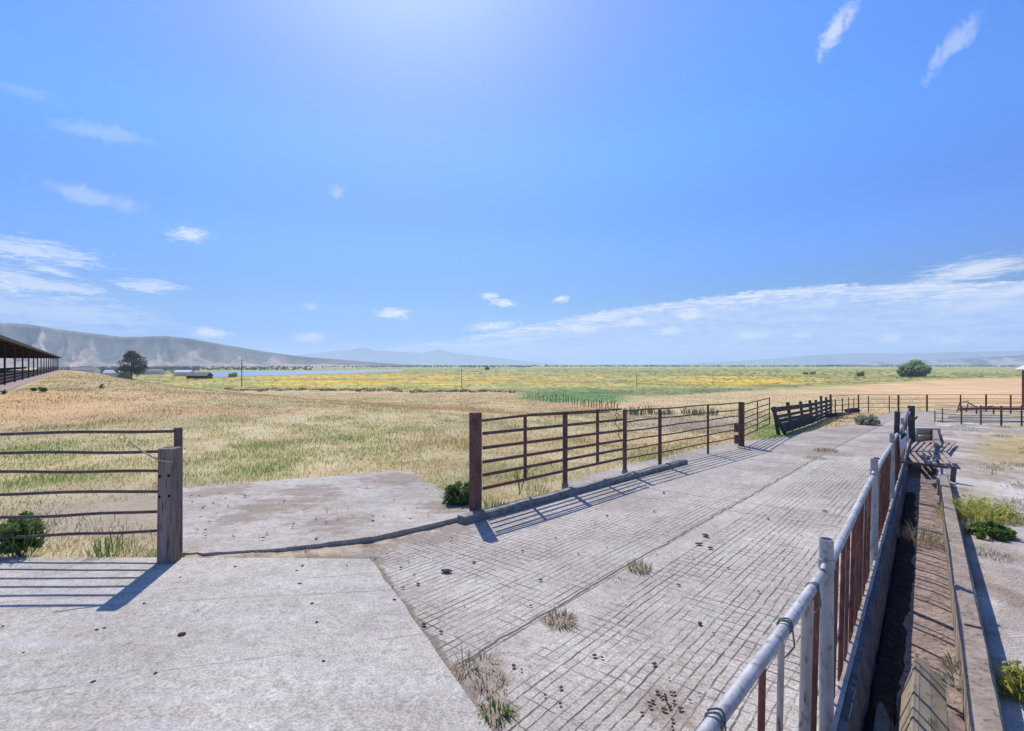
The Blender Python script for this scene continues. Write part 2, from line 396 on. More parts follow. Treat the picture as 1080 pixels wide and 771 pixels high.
# ------------------------------------------------------------------ concrete
def fy0(t, p):
    q = t.n('ShaderNodeSeparateXYZ'); t.set(q.inputs[0], p); return q.outputs[1]
def concrete(name, c1, c2, c3, grooves=False):
    t = NT(name); p = t.pos()
    a = t.noise(p, .7, 6, .6); b = t.noise(p, 6, 6, .65); g = t.noise(p, 60, 3, .6); f = t.noise(p, 22, 4, .6)
    col = t.mix(t.ss(a, .35, .65), c1, c2); col = t.mix(t.m_('MULTIPLY', t.ss(b, .48, .72), .55), col, c3)
    sp = t.ss(t.voro(p, 26), .10, .05); sp2 = t.ss(t.noise(p, 3, 2), .45, .6)
    col = t.mix(t.m_('MULTIPLY', sp, t.m_('MULTIPLY', sp2, .5)), col, sr(120,110,104))
    col = t.mix(t.ss(g, .3, .7), t.vm('SCALE', col, .70), t.vm('SCALE', col, 1.22))
    col = t.mix(t.m_('MULTIPLY', t.ss(f, .54, .70), .5), col, sr(150,138,126))
    q13 = t.noise(p, 12, 5, .7); col = t.vm('SCALE', col, t.ss(q13, .30, .70, .80, 1.16))
    big = t.noise(p, .35, 4, .6); col = t.vm('SCALE', col, t.ss(big, .3, .7, .86, 1.08))
    h = t.m_('ADD', t.m_('MULTIPLY', g, .5), t.m_('MULTIPLY', b, .5))
    if grooves:
        wob = t.m_('ADD', t.m_('MULTIPLY', t.m_('SUBTRACT', t.noise(p, .9, 2), .5), .05), t.m_('MULTIPLY', t.m_('SUBTRACT', t.noise(p, 7, 3), .5), .022))
        u = t.m_('ADD', t.vm('DOT_PRODUCT', p, tuple(UD)), wob); v = t.m_('ADD', t.vm('DOT_PRODUCT', p, tuple(VD)), wob)
        def lines(x, sp_, w):      # 1 on a line
            fr = t.m_('FRACT', t.m_('DIVIDE', x, sp_)); dd = t.m_('ABSOLUTE', t.m_('SUBTRACT', fr, .5))
            return t.ss(dd, .5-w, .5-w*.35)
        def cell(x, sp_): return t.m_('FLOOR', t.m_('DIVIDE', x, sp_))
        # longitudinal grooves, some of them worn away over part of their length
        cx = t.n('ShaderNodeCombineXYZ'); t.set(cx.inputs[0], t.m_('MULTIPLY', cell(v, 0.078), 3.7)); t.set(cx.inputs[1], t.m_('MULTIPLY', u, .55))
        k1 = t.ss(t.noise(cx.outputs[0], 1.0, 3), .40, .58, .12, 1.0)
        l1 = t.m_('MULTIPLY', lines(v, 0.078, .13), k1)
        cy = t.n('ShaderNodeCombineXYZ'); t.set(cy.inputs[0], t.m_('MULTIPLY', cell(u, .115), 4.3)); t.set(cy.inputs[1], t.m_('MULTIPLY', v, 1.1)); cy.inputs[2].default_value = 9
        k2 = t.m_('MULTIPLY', t.ss(t.noise(cy.outputs[0], 1.0, 2), .40, .52), t.ss(t.noise(p, .6, 3), .40, .52, 0, .95))
        l2 = t.m_('MULTIPLY', lines(u, .115, .10), k2)
        gr = t.m_('MAXIMUM', l1, l2)
        # strips left smooth beside the joints
        dj = t.m_('SUBTRACT', v, VJ)
        gr = t.m_('MULTIPLY', gr, t.m_('SUBTRACT', 1.0, t.m_('MULTIPLY', t.ss(dj, .04, .06), t.ss(dj, .34, .30))))
        gr = t.m_('MULTIPLY', gr, t.ss(t.noise(p, 8, 5, .65), .32, .54, .15, 1.0))
        jw = t.m_('MULTIPLY', t.m_('SUBTRACT', t.noise(p, 3, 4), .5), .10)
        jl = t.ss(t.m_('ABSOLUTE', t.m_('ADD', dj, jw)), .020, .006)
        for q in (G(695, 517), G(830, 548)):
            du = t.m_('SUBTRACT', u, uof(q)); jl = t.m_('MAXIMUM', jl, t.ss(t.m_('ABSOLUTE', t.m_('ADD', du, t.m_('MULTIPLY', jw, 1.5))), .015, .004))
        for k in range(1, 7):
            du = t.m_('SUBTRACT', u, uof(G(695, 517))+5.2*k); jl = t.m_('MAXIMUM', jl, t.ss(t.m_('ABSOLUTE', t.m_('ADD', du, jw)), .03, .01))
        dirtc = t.mix(t.noise(p, 14, 3), sr(88,78,70), sr(126,112,100))
        col = t.mix(t.m_('MULTIPLY', gr, 1.0), col, dirtc)
        col = t.mix(t.m_('MULTIPLY', jl, .9), col, sr(104,94,84))
        # dirt washed over the far end and along the slab's edge
        fy = t.n('ShaderNodeSeparateXYZ'); t.set(fy.inputs[0], p)
        far = t.m_('MULTIPLY', t.ss(fy.outputs[1], 12, 22), t.ss(t.noise(p, .9, 5), .46, .62))
        col = t.mix(t.m_('MULTIPLY', far, .7), col, sr(170,150,132))
        # dirt packed against the edge of the smooth slab
        en = Vector((SL1.y-SL0.y, -(SL1.x-SL0.x), 0)).normalized(); en = en if en.x > 0 else -en
        de = t.m_('SUBTRACT', t.vm('DOT_PRODUCT', p, tuple(en)), en.dot(SL0)); dj2 = t.m_('MULTIPLY', t.m_('SUBTRACT', t.noise(p, 6, 5, .65), .5), .20)
        ed = t.m_('MULTIPLY', t.ss(t.m_('ADD', de, dj2), .085, .02), t.ss(fy0(t, p), 6.3, 5.9))
        col = t.mix(t.m_('MULTIPLY', ed, .85), col, t.mix(t.noise(p, 26, 4), sr(96,82,68), sr(176,156,134)))
        # washed-in dirt at the slab corner, along the pad lip and round the weeds in the joint
        dn = t.noise(p, 5, 5, .65); dm = None
        for (qx, qy, rad) in ((505,715,.30),(520,752,.20),(590,656,.20),(702,746,.24),(675,602,.14),(400,578,.30),(440,567,.34),(480,558,.34),(350,580,.25),(470,566,.3),(392,592,.2),(870,478,.8)):
            q = G(qx, qy); ds = t.vm('LENGTH', t.vm('MULTIPLY', t.vm('SUBTRACT', p, tuple(q)), (1,1,.2)))
            e = t.ss(t.m_('ADD', t.m_('DIVIDE', ds, rad), t.m_('MULTIPLY', t.m_('SUBTRACT', dn, .5), 2.4)), 1.0, .55); dm = e if dm is None else t.m_('MAXIMUM', dm, e)
        col = t.mix(t.m_('MULTIPLY', dm, t.ss(t.noise(p, 26, 4, .7), .3, .55, .25, .9)), col, t.mix(t.noise(p, 30, 4), sr(96,78,62), sr(216,194,168)))
        mud = t.ss(t.noise(p, 1.9, 5, .6), .60, .70)
        col = t.mix(t.m_('MULTIPLY', mud, .55), col, sr(160,146,134))
        h = t.m_('SUBTRACT', h, t.m_('MAXIMUM', t.m_('MULTIPLY', gr, 1.3), t.m_('MULTIPLY', jl, 1.6)))
    else:
        if name.startswith('rough'):
            ds_ = t.m_('MULTIPLY', t.ss(t.voro(p, 11), .16, .07), t.ss(t.noise(p, 2.2, 3), .45, .58))
            col = t.mix(t.m_('MULTIPLY', ds_, .75), col, sr(108,98,88))
            dn = t.noise(p, 4, 6, .65); dm = None
            for (qx, qy, rad) in ((292,534,.7),(225,520,.6),(330,520,.6),(420,507,.8),(250,548,.4),(350,555,.5),(470,538,.4)):
                q = G(qx, qy); ds = t.vm('LENGTH', t.vm('MULTIPLY', t.vm('SUBTRACT', p, tuple(q)), (.75,.75,.2)))
                e = t.ss(t.m_('ADD', t.m_('DIVIDE', ds, rad), t.m_('MULTIPLY', t.m_('SUBTRACT', dn, .5), 3.2)), 1.0, .4); dm = e if dm is None else t.m_('MAXIMUM', dm, e)
            col = t.mix(t.m_('MULTIPLY', dm, .75), col, t.mix(t.noise(p, 24, 4), sr(130,110,92), sr(186,166,142)))
        if name.startswith('smooth'):
            wb = t.m_('MULTIPLY', t.m_('SUBTRACT', t.noise(p, 2.5, 5, .6), .5), .07); fade = t.ss(t.noise(p, 1.3, 3), .36, .56)
            for A, B in ((G(30, 731), G(322, 688)), (G(326, 611), G(402, 605)), (G(-200, 655), G(250, 632))):
                dd = (B-A).normalized(); nn = Vector((dd.y, -dd.x, 0)); off = t.m_('ABSOLUTE', t.m_('ADD', t.m_('SUBTRACT', t.vm('DOT_PRODUCT', p, tuple(nn)), nn.dot(A)), wb))
                col = t.mix(t.m_('MULTIPLY', t.m_('MULTIPLY', t.ss(off, .014, .004), fade), .5), col, sr(128,116,104))
            stn = t.m_('MULTIPLY', t.ss(t.noise(p, 1.1, 6, .68),   .56, .70), .22); col = t.mix(stn, col, sr(160,144,126))
        sy = t.noise(t.vm('MULTIPLY', p, (.5,5,1)), 1.2, 4)
        col = t.mix(t.m_('MULTIPLY', t.ss(sy, .52, .66), .22), col, sr(230,226,226))
    t.bump(h, .5, .012)
    return t.done(col, .9, 0, .2)
M_SLAB = concrete('smooth_concrete', sr(219,208,189), sr(229,219,201), sr(200,186,168))
M_LANE = concrete('grooved_concrete', sr(215,203,184), sr(225,214,197), sr(194,179,160), True)
M_PADC = concrete('rough_old_concrete', sr(208,196,177), sr(222,211,194), sr(156,138,116))
M_KERB = mottled('mossy_concrete', sr(150,146,138), sr(184,178,168), 6, .95, 0, .9, sr(112,108,100))
M_BUNK = mottled('stained_concrete', sr(168,150,132), sr(194,176,156), 6, .95, 0, .8, sr(132,116,100), None, .1)
M_BUNKFLOOR = mottled('dirty_bunk_floor', sr(160,140,126), sr(188,168,152), 5, .95, 0, 1.0, sr(112,98,88), None, .1, .03)
M_DARKCON = mottled('dark_concrete', (.10,.095,.095), (.17,.16,.155), 6, .95, 0, .9, (.06,.055,.055), None, .1)  # darker than the rest of the bunk's concrete
M_MANURE_SHADE = mottled('manure_shade_dark', (.022,.019,.017), (.05,.044,.04), 16, .95, 0, 1.0, (.09,.08,.07), None, .1, .03)  # manure colour made near-black to darken the shaded side of the floor
M_BOARD = mottled('split_board_edge', (.40,.32,.26), (.50,.42,.35), 5, .9, 0, .8, (.20,.15,.125), (.5,.5,1), .1, .02)
M_PATH = mottled('dusty_track', sr(190,180,172), sr(206,198,190), 1.5, .95, 0, .6, sr(168,152,138))

def sheet(name, rows, xl, xr, dz, mat, nx=6, skirt=.35, edge=0.0):
    """paving laid on the ground between x = xl(Y) and xr(Y)"""
    m = MB(); vs = []
    for Y in rows:
        a, b = xl(Y), xr(Y)
        for k in range(nx+1):
            x = a+(b-a)*k/nx
            vs.append((x, Y, gzf(x, Y)+dz))
    n = nx+1; fs = [(i*n+k, i*n+k+1, (i+1)*n+k+1, (i+1)*n+k) for i in range(len(rows)-1) for k in range(nx)]
    m.add(vs, fs, True)
    loop = [k for k in range(n)]+[i*n+nx for i in range(1, len(rows))]+[(len(rows)-1)*n+k for k in range(nx-1, -1, -1)]+[i*n for i in range(len(rows)-2, 0, -1)]
    top = [vs[i] for i in loop]; bot = [(x, y, z-skirt) for x, y, z in top]; L = len(loop)
    m.add(top+bot, [(i, L+i, L+(i+1) % L, (i+1) % L) for i in range(L)])
    return struct(m.build(name, mat))
# smooth slab: built in columns of x so that its back edge can wander
def smooth_slab():
    m = MB(); xs = np.concatenate([np.linspace(-20, -8, 8), np.linspace(-7.5, SL0.x-.02, 60)]); vs = []; ny = 60
    top = []
    for Yi in np.linspace(0, 1, ny):
        row = []
        for x in xs:
            yb = slab_back_y(x)+.02*(float(fbm(x*4, 0, 5))-.5); y = -6+(yb+6)*Yi
            row.append((x, y, gzf(x, y)+.012))
        top.append(row)
    # shear the right end onto the slab's slanted edge
    n = len(xs)
    for row in top:
        Y = row[-1][1]; e = slab_edge_x(min(Y, SLABY))+(.07*(float(fbm(Y*3, 4, 9, 5))-.5)+.03*(float(fbm(Y*14, 4, 19, 3))-.5))
        for k in range(n):
            x, y, z = row[k]; t = max(0, (x+4)/(SL0.x+4)); row[k] = (x+(e-xs[-1])*t**1.0, y, z)
    vs = [v for row in top for v in row]
    m.add(vs, [(i*n+k, i*n+k+1, (i+1)*n+k+1, (i+1)*n+k) for i in range(ny-1) for k in range(n-1)], True)
    loop = list(range(n))+[i*n+n-1 for i in range(1, ny)]+[(ny-1)*n+k for k in range(n-2, -1, -1)]+[i*n for i in range(ny-2, 0, -1)]
    tp = [vs[i] for i in loop]; bt = [(x, y, z-.4) for x, y, z in tp]; L = len(loop)
    m.add(tp+bt, [(i, L+i, L+(i+1) % L, (i+1) % L) for i in range(L)])
    return struct(m.build('pavement', M_SLAB))
smooth_slab()
rowsL = list(np.linspace(-1, 9, 41))+list(np.linspace(9.5, LANE_END, 60))
def lane_l(Y):
    if Y <= SLABY: return slab_edge_x(Y)-.35
    if Y <= KA.y: return SL0.x-.35+(KA.x-.05-SL0.x+.35)*((Y-SLABY)/(KA.y-SLABY))**1.0
    ks = kerb_x(Y)-.05
    return ks-(1.15*min(1, max(0, (Y-9.4)/1.4)) if Y < 17 else max(0, 1.15-(Y-17)*.5))      # the paving runs on under the fence past the kerb
def lane_r(Y): return max(-.5+FK*Y, lane_l(Y)+.3) if Y < 20.5 else -.5+FK*Y+min((Y-20.5)*3, 10)
sheet('lane', rowsL, lane_l, lane_r, 0.0, M_LANE, 24)

# raised pad with a broken front lip
def pad():
    m = MB(); n = len(PAD); pts = []
    for i in range(n):
        a, b = PAD[i], PAD[(i+1) % n]; st = max(2, int((b-a).length/.07))
        for k in range(st):
            p = a.lerp(b, k/st); j = .075*(float(fbm(p.x*3.1, p.y*3.1, 6, 5))-.5)*2
            pts.append(Vector((p.x+j, p.y+j*1.3, 0)))
    top = []
    for p in pts:
        lift = .055-.035*float(sstep(-1.9, -3.2, p.x))*(1 if p.y < 7.6 else 0)-.02*(1 if p.y > 8.7 else 0)+.02*(float(fbm(p.x*5, p.y*5, 66, 3))-.5)
        top.append(Vector((p.x, p.y, gzf(p.x, p.y)+lift)))
    bot = [Vector((p.x, p.y, p.z-.4)) for p in top]; L = len(top)
    import bmesh
    bm = bmesh.new(); tv = [bm.verts.new(p) for p in top]; bv = [bm.verts.new(p) for p in bot]
    f = bm.faces.new(tv)
    for i in range(L): bm.faces.new((bv[i], bv[(i+1) % L], tv[(i+1) % L], tv[i]))
    bmesh.ops.triangulate(bm, faces=[f]); bmesh.ops.recalc_face_normals(bm, faces=bm.faces[:])
    me = bpy.data.meshes.new('raised_pavement'); bm.to_mesh(me); bm.free(); me.materials.append(M_PADC)
    o = bpy.data.objects.new('raised_pavement', me); COL.objects.link(o); struct(o)
pad()
# kerb beside the gate
def kerb():
    m = MB(); n = 46; w = .17; prof = [(-w/2, -.15), (-w/2, .095), (-w/2+.015, .105), (w/2-.02, .102), (w/2, .085), (w/2, -.15)]; vs = []
    S = KA-KD*.35; E = KB+KD*.05; nn = Vector((KD.y, -KD.x, 0))
    for i in range(n+1):
        p = S.lerp(E, i/n); dz = .006*math.sin(i*.9)+.012*(float(vnoise(i*.6, 1, 3))-.5)
        for a, b in prof:
            q = p+nn*(a+.012*(float(vnoise(i*.8, a*30, 4))-.5)); vs.append((q.x, q.y, gzf(q.x, q.y)+b+dz))
    k = len(prof)
    fs = [(i*k+j, i*k+j+1, (i+1)*k+j+1, (i+1)*k+j) for i in range(n) for j in range(k-1)]
    fs += [tuple(range(k)), tuple(n*k+j for j in range(k))[::-1]]
    m.add(vs, fs, False)
    o = m.build('concrete_kerb', M_KERB, loc=tuple(S)); tag(o, 'low mossy concrete kerb running along the foot of the brown steel gate', 'kerb')
kerb()

# ------------------------------------------------------------------ left pipe fence and the timber post
def left_fence():
    y0 = 6.12
    def yy(x): return y0+.02*(x+4)
    t = thing('pipe_fence', on(-4.02, yy(-4.02)), 'brown pipe fence with six sagging rails ending at the timber post', 'fence')
    for x, zt in ((-3.99, 1.44), (-7.6, 1.42), (-10.6, 1.42), (-13.6, 1.42)):
        b = MB(); p = on(x, yy(x), -.3); b.bar(p, p+Vector((0,0,zt+.3-gzf(x, yy(x)))), .075, .075, bev=.008); b.build('post', M_DARKRUST, t)
    for py0, py1 in ((457,454.6),(476.3,475.2),(497.3,496),(520,516.9),(544.3,537.8),(565.5,558.8)):
        b = MB(); pts = []
        for i in range(40):
            px = -560+720*i/39.0+24
            tt = (px-0)/165.0; py = py0+(py1-py0)*max(min(tt, 1.2), -.4)
            ex = -4.0 if i == 39 else None
            Y = yy(-4-(184-px)*.0113); X = (px-CX)/F*Y if ex is None else ex
            z = CAM_H-(py-HOR)*Y/F+.006*math.sin(px*.055+py)+.006*math.sin(px*.021+py*2)
            pts.append((X, Y-.06, z))
        b.tube(pts, .0185, 8); b.build('rail', M_DARKRUST, t)
    tb = thing('timber_post', on(-3.98, 5.86), 'thick square weathered timber post with bolt holes at the end of the left pipe fence', 'post')
    b = MB(); p = Vector((-3.935, 5.87, -.35)); b.bar(p, p+Vector((.015,0,1.59)), .19, .17, up=(0,1,0), bev=.02); b.build('post', M_TIE, tb)
    for hx, hz in ((-.055,.93),(.05,.94),(-.06,.70),(.05,.71)):
        h = MB(); c = Vector((-3.925+hx, 5.7835, hz)); h.tube([c, c+Vector((0,.012,0))], .017, 8); h.build('bolt_hole', M_BLACK, tb)  # flat black disc stands for the dark inside the hole
    w = MB(); a = Vector((-4.035, 5.79, 1.13)); w.tube([a, a+Vector((-.14,.02,.07)), a+Vector((-.34,.05,.19))], .009, 6)
    w.tube([a+Vector((.0,.0,0)), a+Vector((.10,-.016,-.02)), a+Vector((.20,-.006,-.03))], .008, 6)
    o = w.build('baling_twine', M_TWINE, loc=tuple(a)); tag(o, 'pale twine tied around the timber post and slanting up to the fence rail', 'twine')
left_fence()

# ------------------------------------------------------------------ gate and fence beside the kerb
def mid_fence():
    P0 = G(501.5, 541); P1 = G(659, 499.5); P2 = G(782, 470.5)
    def base_at(px):     # point of the fence line in photo column px
        for A, B in ((P0, P1), (P1, P2)):
            r = (px-CX)/F; d = B-A; den = d.x-r*d.y
            tt = (r*A.y-A.x)/den
            if tt <= 1.0001 or B is P2: q = A.lerp(B, tt); return on(q.x, q.y)
    D1 = Vector((P1.x-P0.x, P1.y-P0.y, 0)).normalized(); N1 = Vector((-D1.y, D1.x, 0))
    D2 = Vector((P2.x-P1.x, P2.y-P1.y, 0)).normalized()
    t = thing('steel_fence', P0, 'brown steel pipe fence beside the grooved lane, heavy square post at its near end', 'fence')
    def post(px, ptop, w, name='post', foot=0.0, mat=M_RUST):
        p = base_at(px); ztop = HZ(ptop, p.y)
        b = MB(); b.bar(p+Vector((0,0,foot-(.3 if foot == 0 else 0))), Vector((p.x, p.y, ztop)), w, w, up=D1, bev=w*.1); o = b.build(name, mat, t)
        if foot:
            f = MB(); f.tube([p+Vector((0,0,-.2)), p+Vector((0,0,foot*.7)), p+Vector((0,0,foot+.005))], [.075,.065,.05], 10); f.build('concrete_footing', M_KERB, o)
        return o
    post(501.5, 435, .155)
    post(596, 436, .075, foot=.14)
    post(659, 432, .072, foot=.10)
    post(696, 432, .07); post(746.7, 427.5, .05); post(782, 424, .15)
    # top rails of the first bay
    for (pa, pb, r_) in (((507, 443.7), (655, 431.6), .022), ((508, 444.5), (645, 434.5), .014)):
        A = base_at(pa[0]); B = base_at(pb[0]); A.z = HZ(pa[1], A.y); B.z = HZ(pb[1], B.y)
        b = MB(); off = N1*.05 if r_ < .02 else Vector(); b.tube([A+off, A.lerp(B, .3)+Vector((0,0,.035))+off, B+off], r_, 8); b.build('rail', M_RUST, t)
    for ya, yb in ((433.7,424.6),(445,431.7),(455,438.2),(465,445.6),(474.6,452.3),(484.3,460.3)):
        A = base_at(659); B = base_at(782); A.z = HZ(ya, A.y); B.z = HZ(yb, B.y)
        pts = [A.lerp(B, k/8)+Vector((0,0,.01*math.sin(k*1.7+ya))) for k in range(9)]
        b = MB(); b.tube(pts, .018, 8); b.build('rail', M_RUST, t)
    # hinge box on the far heavy post
    p = base_at(778)
    for za, zb in ((447, 455.5), (458.5, 467.5)):
        b = MB(); q = p-D2*.07; b.bar(Vector((q.x, q.y, HZ(zb, p.y))), Vector((q.x, q.y, HZ(za, p.y))), .13, .12, up=D2, bev=.01); b.build('hinge_bracket', M_DARKRUST, t)
    # the gate leaf
    g = thing('farm_gate', base_at(555), 'brown steel farm gate of five flat bars hung on the heavy post by the kerb', 'gate')
    Y0 = base_at(508); Y1 = base_at(656)
    off = N1*.055
    for ya, yb in ((457,442.3),(472.2,453.6),(487,464),(500.7,473.3),(514.8,483)):
        A = Y0.copy(); B = Y1.copy(); A.z = HZ(ya, A.y); B.z = HZ(yb, B.y)
        b = MB(); b.bar(A+off*-.55, B+off*-.55, .028, .052, bev=.006); b.build('bar', M_RUST, g)
    for px, ya, yb in ((554.5, 438.5, 504.5), (630.8, 431.5, 488.5)):
        p = base_at(px)
        b = MB(); b.bar(Vector((p.x, p.y, HZ(yb, p.y)))+off*.25, Vector((p.x, p.y, HZ(ya, p.y)))+off*.25, .055, .04, up=D1, bev=.006); b.build('upright', M_RUST, g)
    # loop of old wire and chain hanging at the free end
    p = base_at(652)
    b = MB(); z0 = HZ(436, p.y); zz = HZ(463, p.y); q = p-N1*.06
    pts = [Vector((q.x-D1.x*.25*(1-k/10)+D1.x*.05*math.sin(k*1.3), q.y-D1.y*.25*(1-k/10), z0+(zz-z0)*(k/10))) for k in range(11)]
    b.tube(pts, .008, 6); b.tube([p-D1*.18+Vector((0,0,z0-p.z+.03))-N1*.05, p+Vector((0,0,z0-p.z-.06))-N1*.05], .008, 6)
    o = b.build('gate_chain', M_DARKRUST, loc=tuple(p)); tag(o, 'thin rusty chain looped over the free end of the flat-bar gate', 'chain')
    # open pipe gate going on from the far heavy post
    A = P2.copy(); B = G(812, 456.5)
    gg = thing('pipe_gate', A, 'narrow rusty pipe gate with six rails between the heavy post and the dark plank fence', 'gate')
    for ya, yb in ((427,419.5),(435.5,425.5),(442,431),(448,436),(454.5,441),(461,446.6)):
        a = Vector((A.x+.06, A.y+.06, HZ(ya, A.y))); c = Vector((B.x, B.y, HZ(yb, B.y))); b = MB(); b.tube([a, c], .02, 8); b.build('rail', M_RUST, gg)
    for f_ in (.03, .5, .98):
        q = A.lerp(B, f_); b = MB(); b.tube([Vector((q.x, q.y, HZ(461+(447-461)*f_, q.y)-.02)), Vector((q.x, q.y, HZ(427+(419.5-427)*f_, q.y)))], .022, 8); b.build('upright', M_RUST, gg)
    return
mid_fence()

# ------------------------------------------------------------------ dark plank fence and lumber at the lane's end
def plank_fence():
    A = G(821, 457.5); B = G(876, 437.5); d = Vector((B.x-A.x, B.y-A.y, 0)); L = d.length; d.normalize(); n = Vector((-d.y, d.x, 0))
    t = thing('plank_fence', A, 'old dark plank fence, leaning at its near end, at the far end of the lane', 'fence')
    def at(f_, z, o=0.0):
        q = A.lerp(B, f_); return Vector((q.x+n.x*(o+.16*z*(1-f_)), q.y+n.y*(o+.16*z*(1-f_)), gzf(q.x, q.y)+z))
    for f_, h in ((.0, 1.08), (.16, 1.22), (.34, 1.22), (.5, 1.24), (.62, 1.22), (.74, 1.42), (.87, 1.3), (1.0, 1.45)):
        b = MB(); b.bar(at(f_, -.2), at(f_, h), .13, .13, up=d, bev=.012); b.build('post', M_DARKWOOD, t)
    for z, w, f0, f1 in ((.98,.20,-.02,.5),(.70,.13,-.01,.52),(.50,.15,0,.5),(.36,.12,.02,.48),(.22,.16,.01,.55),(.07,.16,.04,.5),
                         (1.02,.17,.5,1.0),(.76,.15,.48,1.01),(.52,.15,.5,1.0),(.30,.14,.46,1.0),(.09,.15,.5,1.0)):
        b = MB(); dz = random.uniform(-.02, .02); b.bar(at(f0, z+dz, -.085), at(f1, z-dz, -.085), .035, w, bev=.004); b.build('plank', M_DARKWOOD, t)
    q = at(.02, .0, -.1); b = MB(); b.bar(at(-.05, 1.05, -.13), at(.03, -.05, -.13), .12, .05, up=d, bev=.006); b.build('brace', M_DARKWOOD, t)
    c = G(880, 440)
    b = MB()
    for k in range(5):
        o_ = Vector((random.uniform(-.5,.5), random.uniform(-.5,.5), 0)); z = .08+.09*(k//2)
        a = c+o_+Vector((-.8,-.3,z)); e = c+o_*.6+Vector((.9,.45,z+random.uniform(-.03,.05))); b.bar(a, e, .18, .09, bev=.01)
    tag(b.build('lumber_pile', M_DARKWOOD, loc=tuple(c)), 'low heap of dark old boards lying beyond the end of the plank fence', 'lumber')
    c = G(899, 435.5); b = MB()
    b.tube([c+Vector((-.55,-.1,.16)), c+Vector((0,0,.20)), c+Vector((.6,.15,.15))], [.16,.2,.13], 9); b.tube([c+Vector((-.1,.05,.2)), c+Vector((.35,-.25,.42))], [.07,.03], 7)
    tag(b.build('fallen_log', M_DARKWOOD, loc=tuple(c)), 'short dark log lying on the concrete before the far pipe fence', 'log')
plank_fence()

# ------------------------------------------------------------------ far pipe fences
def run_fence(name, pts, height, nrails, label, pr=.028, post_px=None, extra=None):
    root = pts[0]
    t = thing(name, root, label, 'fence')
    for i in range(nrails):
        z = height*(1-i/(nrails-.25)*.93)
        b = MB(); b.tube([p+Vector((0,0,z+.01*math.sin(k*2.1+i))) for k, p in enumerate(pts)], pr*.72, 6); b.build('rail', M_RUST, t)
    return t
def far_fences():
    # main run behind the lane: base row about 433, top row 416
    def base(px): return G(px, np.interp(px, [870, 905, 1000, 1080, 1200], [440, 434.5, 434, 434.0, 434.0]))
    P = [base(px) for px in (878, 905, 947, 1000, 1080, 1180)]
    def hgt(p, ytop): return HZ(ytop, p.y)-p.z
    t = run_fence('pipe_fence', P, hgt(P[3], 416.3), 4, 'long rusty pipe fence crossing behind the lane in front of the orange field')
    for px, top, w in ((881,421,.07),(888.5,420,.07),(895,419,.06),(900.5,420,.06),(905.5,416.6,.1),(916,417.5,.07),(938,417.5,.07),(947.6,416.5,.13),(977.7,416,.12),(1013,416,.1),(1040,415.8,.12),(1066,416,.1),(1100,416,.12),(1150,416,.12)):
        p = base(px); b = MB(); b.bar(p+Vector((0,0,-.2)), Vector((p.x, p.y, HZ(top, p.y))), w, w, bev=.01); b.build('post', M_RUST, t)
    # nearer low fence on the right
    def base2(px): return G(px, np.interp(px, [985, 1014, 1080], [445, 447.5, 449.5]))
    P2 = [base2(px) for px in (986, 1014, 1034, 1056, 1080, 1130)]
    t = run_fence('pipe_fence', P2, HZ(428.5, P2[2].y)-P2[2].z, 4, 'low thin pipe fence on the right edge nearer than the long rusty one', .024)
    for px, top, w in ((986,433,.05),(994,430.5,.05),(1014,428,.07),(1034.5,427.5,.07),(1056,428,.09),(1077.5,427.5,.07),(1120,428,.08)):
        p = base2(px); b = MB(); b.bar(p+Vector((0,0,-.2)), Vector((p.x, p.y, HZ(top, p.y))), w, w, bev=.008); b.build('post', M_DARKRUST, t)
    # rusty pipe feeder rail lying between them
    p = [G(px, 436.5) for px in (1012, 1040, 1070, 1110)]; t = thing('feed_rail', p[0], 'dark rusty feed rail on short legs between the two pipe fences', 'rail')
    b = MB(); b.tube([q+Vector((0,0,.36+.03*(i % 2))) for i, q in enumerate(p)], .09, 8); b.build('rail', M_RUST, t)
    for px in (1014, 1030, 1048, 1066, 1085, 1105):
        q = G(px, 436.5); b = MB(); b.bar(q+Vector((0,0,-.1)), q+Vector((0,0,.34)), .09, .09); b.build('leg', M_DARKRUST, t)
    q = G(1019, 435.5); b = MB(); b.tube([q+Vector((0,0,.1)), q+Vector((.5,.4,.75)), q+Vector((1.2,.3,.35)), q+Vector((1.9,-.2,.55))], .05, 7); b.tube([q+Vector((-.7,0,.1)), q+Vector((-.3,.2,.8)), q+Vector((.2,0,.9))], .04, 7)
    tag(b.build('scrap_pipe', M_RUST, loc=tuple(q)), 'bent scrap pipes tangled beside the end of the dark feed rail', 'scrap')
    # low plank gate-like row in pale concrete strips
    for (ya, yb, x0, x1) in ((439.5, 441.2, 1000, 1140), (444.0, 445.5, 988, 1140)):
        a0, a1, b0, b1 = G(x0, ya), G(x1, ya), G(x1, yb), G(x0, yb); m = MB(); up = Vector((0,0,.06))
        m.hexa([b0-up, b1-up, a1-up, a0-up, b0+up, b1+up, a1+up, a0+up]); struct(m.build('path', M_SLAB))
far_fences()

